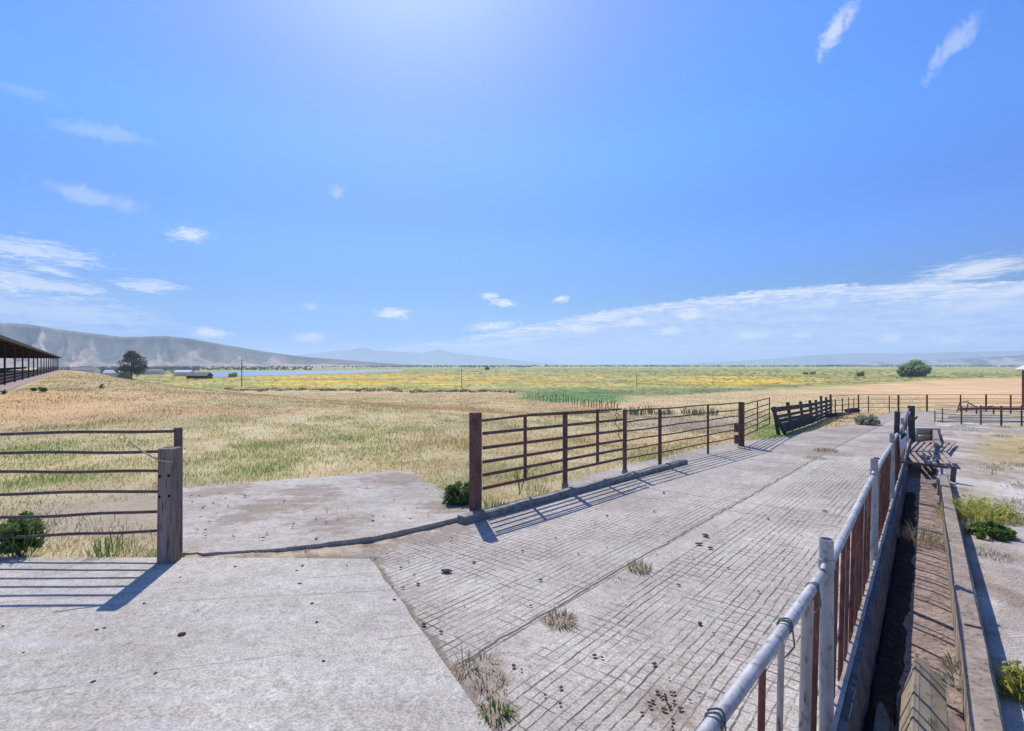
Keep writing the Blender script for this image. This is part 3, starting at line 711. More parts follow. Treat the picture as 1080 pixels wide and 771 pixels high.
# ------------------------------------------------------------------ right hand fence of pipes
FC = -.565
def rail_c(Y): return FC-.13*max(0, (2.85-Y)/1.3)       # the near panel swings a little away
def right_fence():
    t = thing('pipe_fence', T(FC, 2.85), 'fence of close-set red and grey upright pipes under a galvanised top rail', 'fence')
    RZ = 1.055
    def rp(Y, z=RZ): return T(rail_c(Y), Y, dz=z)
    posts = [(.55,1.12,.036),(2.87,1.235,.037)]
    for px, pt in ((921.5, 484), (940.5, 457.5), (951.5, 441)):
        r = (px-CX)/F; Y = FC/(r-FK); posts.append((Y, HZ(pt, Y)-gzf(FC+FK*Y, Y), .037))
    ys = [p[0] for p in posts]
    for Y, h, r in posts:
        p = T(rail_c(Y)+.005, Y)
        b = MB(); n = 16; b.tube([p+Vector((0,0,-.4)), p+Vector((0,0,h))], r, n, caps=False)
        b.tube([p+Vector((0,0,h)), p+Vector((0,0,h-.05))], r*.86, n, caps=False)
        # rim, and a black plug painting the darkness inside the pipe
        ring = [p+Vector((math.cos(2*math.pi*k/n)*rr, math.sin(2*math.pi*k/n)*rr, h)) for rr in (r, r*.86) for k in range(n)]
        b.add(ring, [(k, (k+1) % n, n+(k+1) % n, n+k) for k in range(n)])
        o = b.build('post', M_GALV, t)
        c = MB(); c.tube([p+Vector((0,0,h-.055)), p+Vector((0,0,h-.045))], r*.85, n); c.build('bore', M_BLACK, o)
        if Y < 6:
            c = MB(); c.tube([p+Vector((0,0,h-.16)), p+Vector((0,0,h-.11))], r+.006, n)
            c.tube([p-FD*.06+Vector((0,0,h-.135)), p-FD*.10+Vector((0,0,h-.15))], .02, 8); c.build('clamp', M_GALV, o)
    # top rail in three lengths between the posts
    seg = [(-.6, .50), (.60, 2.80), (2.95, ys[2]-.06), (ys[2]+.06, ys[3]-.06), (ys[3]+.06, 15.0), (15.1, 18.4)]
    for a, b_ in seg:
        b = MB(); b.tube([rp(a+(b_-a)*k/6)+Vector((0,0,.012*math.sin(k*1.1+a))) for k in range(7)], .0255 if b_ < 3 else .026, 14); b.build('top_rail', M_GALV, t)
    # lower rail tying the pipes, on the lane side
    for a, b_ in ((-.6, 2.8), (2.95, 10.0), (10.0, 18.4)):
        b = MB(); b.tube([rp(a+(b_-a)*k/6, .30)-FN*.055 for k in range(7)], .02, 8); b.build('low_rail', M_GALVPIPE, t)
    # uprights
    Y = .0; i = 0; k100 = 0; rest = MB(); near = [(.62,0,.024),(.95,1,.022),(1.28,0,.018),(1.60,1,.022),(1.68,0,.022),(2.06,0,.014),(2.26,1,.014),(2.60,1,.028),(2.72,0,.022)]
    lst = list(near); Y = 3.02
    while Y < 18.0:
        lst.append((Y, 0, random.uniform(.014, .018)))
        if i % 2 == 0 or Y > 6: lst.append((Y+.10, 1, random.uniform(.007, .011)))  # thin grey pipe added beside it to draw a bright highlight line
        Y += random.uniform(.24, .33); i += 1
    for Y, galv, r in lst:
        p = T(rail_c(Y), Y); jx = random.uniform(-.012, .012); off = FN*(-.035)
        q0 = p+off+Vector((0,0,-.12)); q1 = p+off*.3+Vector((jx, jx, RZ+random.uniform(-.075,-.03)))
        if k100 < 92:
            b = MB(); b.tube([q0, q1], r, 10); b.build('upright_pipe', M_GALVPIPE if galv else M_REDPIPE, t); k100 += 1
        else: rest.tube([q0, q1], r, 7)
    # wire ties
    for Y in (1.66, 2.26, 2.64):
        c = rp(Y); b = MB()
        for s_ in (-.012, .012):
            ring = [c+FD*(s_+.008*math.sin(a*3))+(Vector((0,0,1))*math.cos(a)+FN*math.sin(a))*.0295 for a in np.linspace(0, 2*math.pi, 15)]; b.tube(ring, .004, 5, caps=False)
        b.tube([c+FN*.0295, c+FN*.038+Vector((0,0,-.08)), c+FN*.0+Vector((0,0,-.14)), c-FN*.05+Vector((0,0,-.12))], .004, 5)
        b.build('wire_tie', M_WIRE, t)
    # dark timber end posts and a torn sheet at the far end
    for px, top, bot, w, lab in ((962, 428, 455, .20, 'tall dark timber post at the far end of the red pipe fence'), (946.5, 434, 466, .09, 'thin leaning dark post just before the far end of the red pipe fence')):
        r = (px-CX)/F; Yp = FC/(r-FK) if px < 955 else 17.6
        p = T(FC+(.05 if px > 955 else -.06), Yp); 
        h = HZ(top, Yp)-p.z
        b = MB(); b.bar(p+Vector((0,0,-.3)), p+Vector((.06 if px < 955 else 0, 0, h)), w, w, bev=.012); b.tube([p+Vector((0,0,h*.55)), p+Vector((.14,-.1,h*.72))], .03, 6)
        tag(b.build('timber_post', M_DARKWOOD, loc=tuple(p)), lab, 'post')
    b = MB(); pts = []
    for i in range(12):
        Yp = 9.4+i*.42; z = .98+.10*math.sin(i*1.9)-.02*i
        pts.append((T(FC+.07, Yp, dz=z), T(FC+.09+.03*math.sin(i*2.3), Yp, dz=z-.26-.09*math.sin(i*1.3))))
    vs = [v for a in pts for v in a]+[Vector(v)-FN*.012 for a in pts for v in a]; m = 24
    fs = [(2*i, 2*i+1, 2*i+3, 2*i+2) for i in range(11)]+[(m+2*i+2, m+2*i+3, m+2*i+1, m+2*i) for i in range(11)]
    fs += [(2*i, 2*i+2, m+2*i+2, m+2*i) for i in range(11)]+[(2*i+3, 2*i+1, m+2*i+1, m+2*i+3) for i in range(11)]
    b.add(vs, fs, True); tag(b.build('plastic_sheet', M_RAG, loc=tuple(pts[0][0])), 'torn strip of pale plastic sheet hung on the far part of the red pipe fence', 'plastic sheet')
    b = MB(); b.bar(T(FC-.02, 13.2, dz=1.02), T(FC-.02, 16.6, dz=1.16), .05, .14, bev=.008); tag(b.build('loose_board', M_PINKWOOD, loc=tuple(T(FC, 13.2, dz=1))), 'pale loose board wired along the top of the far end of the pipe fence', 'board')
right_fence()

# ------------------------------------------------------------------ concrete feed bunk below the fence
def strip(rows, prof, wob=0.0, seed=0):
    """profile (c, dz) swept along the bunk; closed ring"""
    m = MB(); k = len(prof); vs = []
    for Y in rows:
        for j, (c, dz) in enumerate(prof):
            w = wob*(float(fbm(Y*2.2, j*1.7, seed, 3))-.5)*2; p = T(c+w, Y, dz=dz+w*.7); vs.append(p)
    n = len(rows); fs = [(i*k+j, i*k+(j+1) % k, (i+1)*k+(j+1) % k, (i+1)*k+j) for i in range(n-1) for j in range(k)]
    fs += [tuple(range(k))[::-1], tuple((n-1)*k+j for j in range(k))]
    return m.add(vs, fs)
def bunk():
    t = thing('feed_bunk', T(0, 5), 'long concrete cattle feed bunk running beside the red pipe fence', 'feed bunk')
    rows = np.concatenate([np.linspace(-.8, 8, 110), np.linspace(8.2, 21, 60)])
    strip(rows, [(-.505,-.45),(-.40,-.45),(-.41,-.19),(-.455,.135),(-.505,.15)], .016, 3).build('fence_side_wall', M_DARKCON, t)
    strip(rows, [(-.56,-.25),(-.508,-.25),(-.506,.158),(-.562,.165)], .006, 13).build('board_edge', M_BOARD, t)
    strip(rows, [(-.43,-.45),(.30,-.45),(.30,-.205),(.10,-.20),(-.15,-.215),(-.43,-.20)], .018, 5).build('floor', M_BUNKFLOOR, t)
    strip(np.linspace(-.8, 10.3, 110), [(.25,-.45),(.45,-.45),(.445,.17),(.42,.20),(.275,.205),(.258,.185)], .010, 7).build('kerb_wall', M_BUNK, t)
    strip(np.linspace(15.2, 21, 40), [(.25,-.45),(.47,-.45),(.45,.20),(.27,.21)], .016, 8).build('kerb_wall', M_BUNK, t)
    b = MB(); p = T(.0, 21.0); b.bar(T(-.5, 21.1, dz=.0), T(.47, 21.1, dz=.0), .3, .55); b.build('end_wall', M_SLAB, t)
    # rubble filling where the kerb has broken away
    rows2 = np.linspace(10.25, 15.3, 40)
    strip(rows2, [(.2,-.4),(.62,-.4),(.60,.02),(.42,.07),(.25,.03)], .05, 21).build('broken_kerb', M_PATH, t)
bunk()
def bunk_bits():
    # ridged board lid in the near end
    t = thing('wooden_lid', T(0, 3.0, dz=-.2), 'ridged lid of yellowed boards lying in the near end of the feed bunk', 'lid')
    Y0, Y1 = .9, 3.74
    def plank(ca, za, cb, zb, y0, y1, th=.03, mat=M_LIDWOOD):
        m = MB(); vs = []
        nrm = Vector((-(zb-za), 0, (cb-ca)*.777)).normalized()
        for Y in (y0, y1):
            for (c, z) in ((ca, za), (cb, zb)): vs.append(T(c, Y, dz=z))
        off = FN*nrm.x*th+Vector((0,0,nrm.z*th))
        a, b, c, d = vs
        m.hexa([a-off, b-off, d-off, c-off, a, b, d, c]); return m.build('plank', mat, t)
    plank(-.195, -.20, -.083, .085, Y0, 3.70)
    plank(-.080, .087, .030, .045, Y0, 3.74); plank(.034, .042, .135, -.01, Y0, 3.66); plank(.14, -.015, .245, -.07, Y0, 3.30, mat=M_PINKWOOD)
    b = MB(); b.hexa([T(-.18,3.60,dz=-.2), T(.12,3.60,dz=-.2), T(.12,3.63,dz=-.2), T(-.18,3.63,dz=-.2), T(-.095,3.60,dz=.045), T(.02,3.60,dz=.02), T(.02,3.63,dz=.02), T(-.095,3.63,dz=.045)]); b.build('end_board', M_LIDWOOD, t)
    for (c0, c1, ya, yb, z0, lab) in ((-.335, -.235, 1.6, 3.52, -.10, 'grey weathered board lying in the shade between bunk wall and ridged lid'), (-.228, -.20, 1.6, 3.46, -.15, 'narrow grey board on edge in the shade tight against the ridged lid')):
        m = MB(); th = .03
        pts = [T(c0, ya, dz=z0), T(c1, ya, dz=z0), T(c1, yb-.18, dz=z0), T((c0+c1)/2-.02, yb, dz=z0), T(c0, yb-.03, dz=z0)]
        n = len(pts); low = [p-Vector((0,0,th)) for p in pts]
        m.add(low+pts, [tuple(range(n))[::-1], tuple(range(n, 2*n))]+[(i, (i+1) % n, n+(i+1) % n, n+i) for i in range(n)])
        tag(m.build('loose_board', M_GREYWOOD, loc=tuple(pts[0])), lab, 'board')
    # slatted chevron cover farther along
    t = thing('slatted_cover', G(975, 478, .15), 'wooden slatted cover in a chevron pattern laid across the feed bunk', 'cover')
    for k in range(7):
        x0 = 956.5+k*6.6
        for (a, b_) in (((x0, 477.2), (x0+10.5, 489.3)), ((x0+.2, 476.2), (x0+10, 466.6))):
            if a[0] > 998: continue
            p = G(a[0], a[1], .115); q = G(b_[0], b_[1], .115)
            b = MB(); b.bar(p, q, .085, .035, bev=.004); b.build('slat', M_PINKWOOD, t)
    for (a, b_) in (((960, 478.5), (1000, 478.5)), ((969, 487.5), (1001, 487.5)), ((967, 467.8), (1001, 467.8))):
        p = G(a[0], a[1], .06); q = G(b_[0], b_[1], .06); b = MB(); b.bar(p, q, .08, .06, bev=.004); b.build('bearer', M_DARKWOOD, t)
    # manure along the fence side, near-black and edged to deepen the wall's shade
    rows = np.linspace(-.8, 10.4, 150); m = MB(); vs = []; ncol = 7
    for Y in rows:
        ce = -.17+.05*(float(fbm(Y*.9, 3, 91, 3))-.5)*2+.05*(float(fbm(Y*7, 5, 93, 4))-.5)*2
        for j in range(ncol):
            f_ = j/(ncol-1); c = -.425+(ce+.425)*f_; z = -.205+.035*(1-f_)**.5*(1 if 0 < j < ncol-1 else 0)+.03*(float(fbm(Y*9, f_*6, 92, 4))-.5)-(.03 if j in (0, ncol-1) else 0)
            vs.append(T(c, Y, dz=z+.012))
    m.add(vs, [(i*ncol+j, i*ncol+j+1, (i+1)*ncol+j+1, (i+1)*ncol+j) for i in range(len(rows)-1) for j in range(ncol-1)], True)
    o = m.build('manure_shade_layer', M_MANURE_SHADE); o['kind'] = 'stuff'
    # short steel stub and iron bits on the kerb
    p = G(1004, 509, .0); b = MB(); b.bar(p+Vector((0,0,-.1)), p+Vector((.03,-.02,.34)), .09, .09, bev=.008); b.bar(p+Vector((-.04,.05,.30)), p+Vector((-.75,1.2,.28)), .03, .05)
    tag(b.build('steel_stub', M_DARKRUST, loc=tuple(p)), 'short dark steel stub with a bar at the broken end of the bunk kerb', 'stub')
    p = T(.36, 3.95, dz=.207); b = MB(); b.bar(p-FN*.05, p+FN*.05, .02, .012); tag(b.build('iron_pin', M_DARKRUST, loc=tuple(p)), 'small rusty iron pin lying across the top of the bunk kerb', 'pin')
    p = T(.78, 3.35, dz=.02); b = MB(); b.tube([p-FD*.03-FN*.1, p+FN*.05+FD*.02, p+FD*.16+FN*.15+Vector((0,0,.03))], .009, 6); tag(b.build('bleached_stick', M_TWINE, loc=tuple(p)), 'bleached stick lying in the shadow beside the bunk kerb', 'stick')
    # a tie rod bracing across
bunk_bits()

# ------------------------------------------------------------------ vegetation helpers
def tuft_arrays(c, rad, h, n, w, lean=.6, seed=0, up=.0, ground=True):
    rng = np.random.default_rng(seed+101)
    a = rng.uniform(0, 2*np.pi, n); r = rad*np.sqrt(rng.uniform(0, 1, n)); bx = c[0]+r*np.cos(a); by = c[1]+r*np.sin(a)
    bz = (gz(bx, by)-.03+up) if ground else np.full(n, c[2]-.02)
    hh = h*rng.uniform(.45, 1.1, n)*(1-.5*(r/max(rad, 1e-6))**2); a2 = a+rng.normal(0, .7, n); ln = hh*lean*rng.uniform(.1, 1, n)
    tip = np.stack([bx+np.cos(a2)*ln, by+np.sin(a2)*ln, bz+hh], -1); a3 = rng.uniform(0, np.pi, n)
    sd = np.stack([np.cos(a3), np.sin(a3), 0*a3], -1)*(w*rng.uniform(.6, 1.3, n))[:, None]
    b0 = np.stack([bx, by, bz], -1)
    mid = b0*.5+tip*.5+np.stack([0*bx, 0*bx, hh*.10], -1)
    V = np.stack([b0-sd*.6, b0+sd*.6, mid+sd, mid-sd, tip], 1)
    i = np.arange(n)[:, None]*5
    F3 = np.concatenate([i+np.array([[0,1,2]]), i+np.array([[0,2,3]]), i+np.array([[3,2,4]])], 0)
    return V.reshape(-1, 3), F3
def tuft(name, c, rad, h, n, w, mat, label, cat='weed', group=None, lean=.6, seed=0, ground=True):
    V, F3 = tuft_arrays(c, rad, h, n, w, lean, seed, 0, ground)
    o = np_mesh(name, V, F3, mat, loc=tuple(c)); return tag(o, label, cat, group)
def leaf_cloud(centres, radii, n_each, leaf, seed=0, flat=.8):
    rng = np.random.default_rng(seed+5); Vs = []; n = 0
    for (cx, cy, cz), r in zip(centres, radii):
        k = n_each; d = rng.normal(size=(k, 3)); d /= np.linalg.norm(d, axis=1)[:, None]; rr = r*rng.uniform(.25, 1, k)**.5
        p = np.array([cx, cy, cz])+d*rr[:, None]*np.array([1, 1, flat])
        nx = rng.normal(size=(k, 3)); nx /= np.linalg.norm(nx, axis=1)[:, None]; ny = np.cross(nx, rng.normal(size=(k, 3))); ny /= np.linalg.norm(ny, axis=1)[:, None]
        s_ = (leaf*rng.uniform(.5, 1.4, k))[:, None]
        Vs.append(np.stack([p-nx*s_, p+ny*s_*.45, p+nx*s_, p-ny*s_*.45], 1).reshape(-1, 3)); n += k
    V = np.concatenate(Vs); Fq = (np.arange(n)[:, None]*4+np.arange(4)[None])
    return V, Fq
def bush(name, c, w, h, label, cat, mat, n=26, leaves=60, leaf=.04, seed=0, group=None, stem=True, depth=None):
    rng = np.random.default_rng(seed); cs = []; rs = []; n = int(n*2.0); leaves = int(leaves*.6)
    for i in range(n):
        a = rng.uniform(0, 2*math.pi); r = w/2*math.sqrt(rng.uniform(0, 1))*.8; z = h*rng.uniform(.15, .85)*(1-.55*(r/(w/2))**2)
        cs.append((c[0]+math.cos(a)*r*1.12, c[1]+math.sin(a)*r*1.12*(depth or 1), c[2]+z*rng.uniform(.8, 1.15))); rs.append(min(w, h)*rng.uniform(.07, .24))
    t = thing(name, tuple(c), label, cat, group)
    V, Fq = leaf_cloud(cs, rs, leaves, leaf, seed)
    np_mesh('foliage', V, Fq, mat, parent=t)
    if w < 1.4:
        V2, F2 = tuft_arrays(c, w*.42, h*1.15, int(60+90*w), .0045, 1.1, seed+400); np_mesh('shoots', V2, F2, mat, parent=t)
    if stem:
        b = MB()
        for q in cs[:7]: b.tube([Vector(c)+Vector((0,0,-.05)), Vector(c).lerp(Vector(q), .5)+Vector((0,0,h*.05)), Vector(q)], [w*.02, w*.014, w*.006], 5)
        b.build('stem', M_BARK, t)
    return t
def tree(name, c, w, h, label, mat, clumps, leaf, leaves, trunk_h, seed, cat='tree', group=None, shape='round', trunk_r=None):
    rng = np.random.default_rng(seed); t = thing(name, tuple(c), label, cat, group); cs = []; rs = []
    for i in range(clumps):
        z = rng.uniform(trunk_h, .95); wz = math.sin(math.pi*min(1, max(.08, (z-trunk_h*.6)/(1-trunk_h*.6)))**.8)
        a = rng.uniform(0, 2*math.pi); r = w/2*wz*math.sqrt(rng.uniform(0, 1))*.85
        cs.append((c[0]+math.cos(a)*r+(rng.uniform(-.06,.06)*w), c[1]+math.sin(a)*r, c[2]+h*z)); rs.append(w*rng.uniform(.09, .19))
    V, Fq = leaf_cloud(cs, rs, leaves, leaf, seed, .75); np_mesh('crown', V, Fq, mat, parent=t)
    b = MB(); tr = trunk_r or w*.035; C0 = Vector(c); top = C0+Vector((w*.03, 0, h*.62))
    b.tube([C0+Vector((0,0,-.3)), C0+Vector((w*.02,0,h*.2)), C0+Vector((-w*.01,0,h*.4)), top], [tr*1.25, tr, tr*.75, tr*.3], 8)
    for q in cs[:9]:
        s_ = C0.lerp(top, rng.uniform(.35, .9)); q = Vector(q); b.tube([s_, s_.lerp(q, .55)+Vector((0,0,-h*.01)), q], [tr*.4, tr*.26, tr*.08], 5)
    b.build('trunk', M_BARK, t)
    return t

# ------------------------------------------------------------------ near weeds, one by one
def weeds():
    bush('leafy_weed', G(22, 584), .40, .50, 'dark leafy weed growing behind the left pipe fence', 'weed', L_DARK, 26, 55, .035, 1)
    bush('leafy_weed', G(24, 570), .34, .42, 'bright green weed just behind the dark one at the left pipe fence', 'weed', L_GREEN, 16, 45, .035, 2)
    bush('leafy_weed', G(486, 533), .52, .50, 'dark green bush against the heavy gate post beside the raised pad', 'weed', L_DARK, 30, 60, .035, 3)
    tuft('grass_tuft', G(118, 582), .24, .30, 90, .006, L_GREEN, 'green grass tuft at the slab edge left of the timber post', 'grass tuft', seed=3)
    tuft('grass_tuft', G(520, 538), .26, .28, 110, .006, L_GREEN, 'green grass tuft under the near end of the brown gate', 'grass tuft', seed=4)
    tuft('grass_tuft', G(566, 520), .22, .30, 70, .006, L_DRY, 'thin dry grass tuft under the middle of the brown gate', 'grass tuft', seed=5)
    b = MB(); c = G(548, 522)
    for k in range(6):
        a = random.uniform(0, 6.28); l = random.uniform(.35, .6); p1 = c+Vector((math.cos(a)*.10, math.sin(a)*.10, l*.5)); b.tube([c, p1, c+Vector((math.cos(a)*.22, math.sin(a)*.22, l))], [.006,.005,.003], 5)
        b.tube([p1, p1+Vector((.09*math.cos(a+1.2), .09*math.sin(a+1.2), .14))], [.004,.002], 4)
    tag(b.build('dry_stalk', M_BARK, loc=tuple(c)), 'bare dry stalk with thin branches standing behind the kerb', 'dead plant')
    for (px, py, r, h, n, mat, lab, w_) in (
        (590, 655, .14, .13, 150, L_DRY, 'round dry weed clump growing in the lane joint, second nearest', .005),
        (675, 601, .12, .16, 130, L_DRY, 'dry straw-coloured tuft in the lane joint, third from the camera', .005),
        (650, 611, .08, .08, 60, L_SAGE, 'small grey-green tuft in the joint beside the dry straw-coloured one', .005),
        (523, 754, .11, .10, 150, L_GREEN, 'bright green weed at the corner of the smooth slab', .006),
        (516, 724, .14, .09, 140, L_DRY, 'dry weed patch behind the bright green one at the slab corner', .005),
        (492, 706, .07, .17, 45, L_DRY, 'upright dry stalks at the near end of the lane joint', .005),
        (508, 701, .13, .09, 90, L_SAGE, 'low grey-green weed beside the upright dry stalks', .006),
        (393, 590, .09, .09, 60, L_SAGE, 'small tuft at the far corner of the smooth slab', .006),
        (860, 484, .28, .16, 120, L_SAGE, 'long pale tuft in the far part of the lane joint', .008),
        (872, 476, .35, .18, 120, L_DRY, 'dry grass strip farther along the lane joint', .010),
        (320, 578, .16, .07, 60, L_DRY, 'short dry grass in the crack below the raised pad', .006),
        (270, 581, .2, .06, 60, L_SAGE, 'short greenish grass in the crack near the timber post', .006),
        (1012, 705, .10, .12, 110, L_DRY, 'dry straw tuft between the lid and the bunk kerb', .005),
        (1008, 720, .08, .10, 70, L_SAGE, 'greenish tuft at the edge of the bunk lid', .005),
        (700, 745, .09, .05, 50, L_DRY, 'flattened dry plant on the lane near the galvanised rail', .008)):
        c = G(px, py)
        tuft('weed_tuft', c, r, h, n, w_, mat, lab, 'weed', seed=px, lean=1.0)
    # dry brush lying in the bunk
    V, F3 = tuft_arrays(T(-.12, 7.2, dz=-.2), .28, .30, 160, .005, 1.6, 9, -.17)
    o = np_mesh('straw_heap', V, F3, L_DRY, loc=tuple(T(-.12, 7.2, dz=-.2))); tag(o, 'heap of dry brush lying on the floor of the feed bunk', 'straw')
    bush('sage_clump', G(915, 448), 1.25, .62, 'pale sage-green clump growing on the far concrete of the lane', 'shrub', L_SAGE, 40, 70, .05, 21)
    # right hand weeds
    yt = bush('yellow_weed', G(1034, 546), .9, .34, 'yellow flowering weed patch against the bunk kerb', 'weed', L_YELLOW, 44, 24, .018, 23)
    V, F3 = tuft_arrays(G(1034, 546), .5, .34, 420, .006, .8, 77); np_mesh('grass_stems', V, F3, L_YELLOW, parent=yt)
    rr = random.Random(4)
    for i in range(26):
        px, py = rr.choice(((1012+rr.random()*70, 450+rr.random()*14), (1025+rr.random()*60, 462+rr.random()*26), (1040+rr.random()*45, 478+rr.random()*22), (1015+rr.random()*40, 575+rr.random()*30), (1060+rr.random()*30, 505+rr.random()*40)))
        c = G(px, py); sc = c.y/9.0
        tuft('grass_tuft', c, .22*sc**.5, .12*sc**.3, 60, .005*max(1, sc), L_DRY if i % 3 else L_SAGE, 'sparse dry grass tuft on the dirt track at the right', 'grass tuft', 'dry tufts on the dirt track', seed=700+i, lean=.9)
    bush('leafy_weed', G(1043, 566), .55, .22, 'low green weed in front of the yellow flowering patch', 'weed', L_GREEN, 26, 50, .03, 24)
    bush('leafy_weed', G(1080, 735), .28, .24, 'green weed with yellow flowers at the right edge beside the kerb shadow', 'weed', L_YELLOW, 20, 50, .022, 25)
    tuft('grass_tuft', G(1018, 560), .2, .3, 90, .006, L_DRY, 'tall dry grass tuft between bunk kerb and green weed', 'grass tuft', seed=61)
    # small mounds weeds on the left slope
    for i, (px, py, w_, lab) in enumerate(((45, 413, .42, 'larger dark weed on the tan slope below the long shed'), (36, 412, .3, 'smaller dark weed beside the larger one on the slope below the shed'), (4, 415, .28, 'dark weed at the left edge below the concrete apron of the shed'), (108, 409, .4, 'low dark weed on the crest of the tan slope under the gum tree'))):
        bush('slope_weed', G(px, py), w_, w_*.9, lab, 'weed', L_SAGE if i == 3 else L_DARK, 12, 30, .05, 30+i)
weeds()

# clods, stones
def clods():
    import bmesh
    protos = []
    for s_ in range(4):
        bm = bmesh.new(); bmesh.ops.create_icosphere(bm, subdivisions=3, radius=1.0)
        for v in bm.verts:
            n = float(fbm(v.co.x*1.6+s_*9, v.co.y*1.6+v.co.z, 50+s_, 4)); v.co *= .62+.75*n; v.co.z = max(v.co.z*.55, -.2)
        for f in bm.faces: f.smooth = True
        me = bpy.data.meshes.new('dung_clod'); bm.to_mesh(me); bm.free(); me.materials.append(M_DUNG); protos.append(me)
    base = bpy.data.objects.new('dung_clod', protos[0])
    def put(p, s_, label, group, mi, mat=None):
        o = base.copy(); o.data = protos[mi % 4]; o.name = 'dung_clod'; o.location = p+Vector((0,0,s_*.15+.012)); s_ *= .62; o.scale = (s_*random.uniform(.8,1.5), s_*random.uniform(.7,1.1), s_*random.uniform(.35,.7)); o.rotation_euler = (0,0,random.uniform(0,6.28))
        COL.objects.link(o); return tag(o, label, 'clod', group)
    big = ((192,671,.05,'round dark dung clod lying alone in the middle of the smooth slab'),(471,604,.07,'big brown lump of dung near the lane corner below the raised pad'),
           (744,566,.075,'largest of three flat dung lumps in the middle of the lane'),(737,575,.06,'left lump of the three in the middle of the lane'),(749,579,.06,'nearest lump of the three in the middle of the lane'))
    for i, (px, py, s_, lab) in enumerate(big): put(G(px, py), s_, lab, None, i)
    slab = ((209,645),(152,638),(110,664),(102,666),(316,617),(319,598),(313,603),(366,598),(334,658),(329,638),(164,712),(341,699),(98,721),(25,690),(3,662),(248,599),(190,610))
    for i, (px, py) in enumerate(slab): put(G(px, py), random.uniform(.014,.026), 'tiny dark dung crumb scattered on the smooth concrete slab', 'dung crumbs on the smooth slab', i)
    lane = ((423,600),(431,594),(437,607),(441,617),(425,621),(414,620),(416,634),(447,660),(465,668),(490,640),(551,582),(586,568),(500,594),(542,704),(550,708),(592,727),(591,744),(635,695),(627,693),(618,620),(570,613),(693,586),(731,590),(784,560),(810,548),(716,618),(738,659),(752,669),(690,702),(660,640),(820,505),(850,520),(806,484),(826,470),(772,511),(690,540),(640,545),(610,585),(640,578),(560,640),(530,630),(575,735),(505,780),(700,520),(870,540),(880,500),(845,566),(768,600),(800,625))
    for i, (px, py) in enumerate(lane): put(G(px, py), random.uniform(.014,.03)*(1.5 if py < 560 else 1), 'small dark dung crumb scattered on the grooved concrete lane', 'dung crumbs on the grooved lane', i)
    padc = ((225,531),(240,545),(310,553),(345,540),(372,545),(415,530),(440,536),(452,545),(405,545),(360,520),(330,560),(285,520))
    rq = random.Random(12)
    padc = padc+tuple((rq.uniform(200, 480), rq.uniform(505, 572)) for _ in range(60))
    padc = tuple((x, y) for x, y in padc if bool(paved(*G(x, y)[:2], .1)) and y > 503 and G(x, y).y > 6.1)
    for i, (px, py) in enumerate(padc): put(G(px, py, .04), random.uniform(.014,.034), 'small dark clod lying on the raised concrete pad', 'clods on the raised pad', i)
    # leaf litter / crumbs patch near the rail
    for i in range(26):
        px = 702+random.gauss(0, 17); py = 747+random.gauss(0, 11); put(G(px, py), random.uniform(.012,.022), 'crumb of the crumbly dry heap on the lane beside the galvanised rail', 'crumbs of the dry heap by the rail', i)
clods()

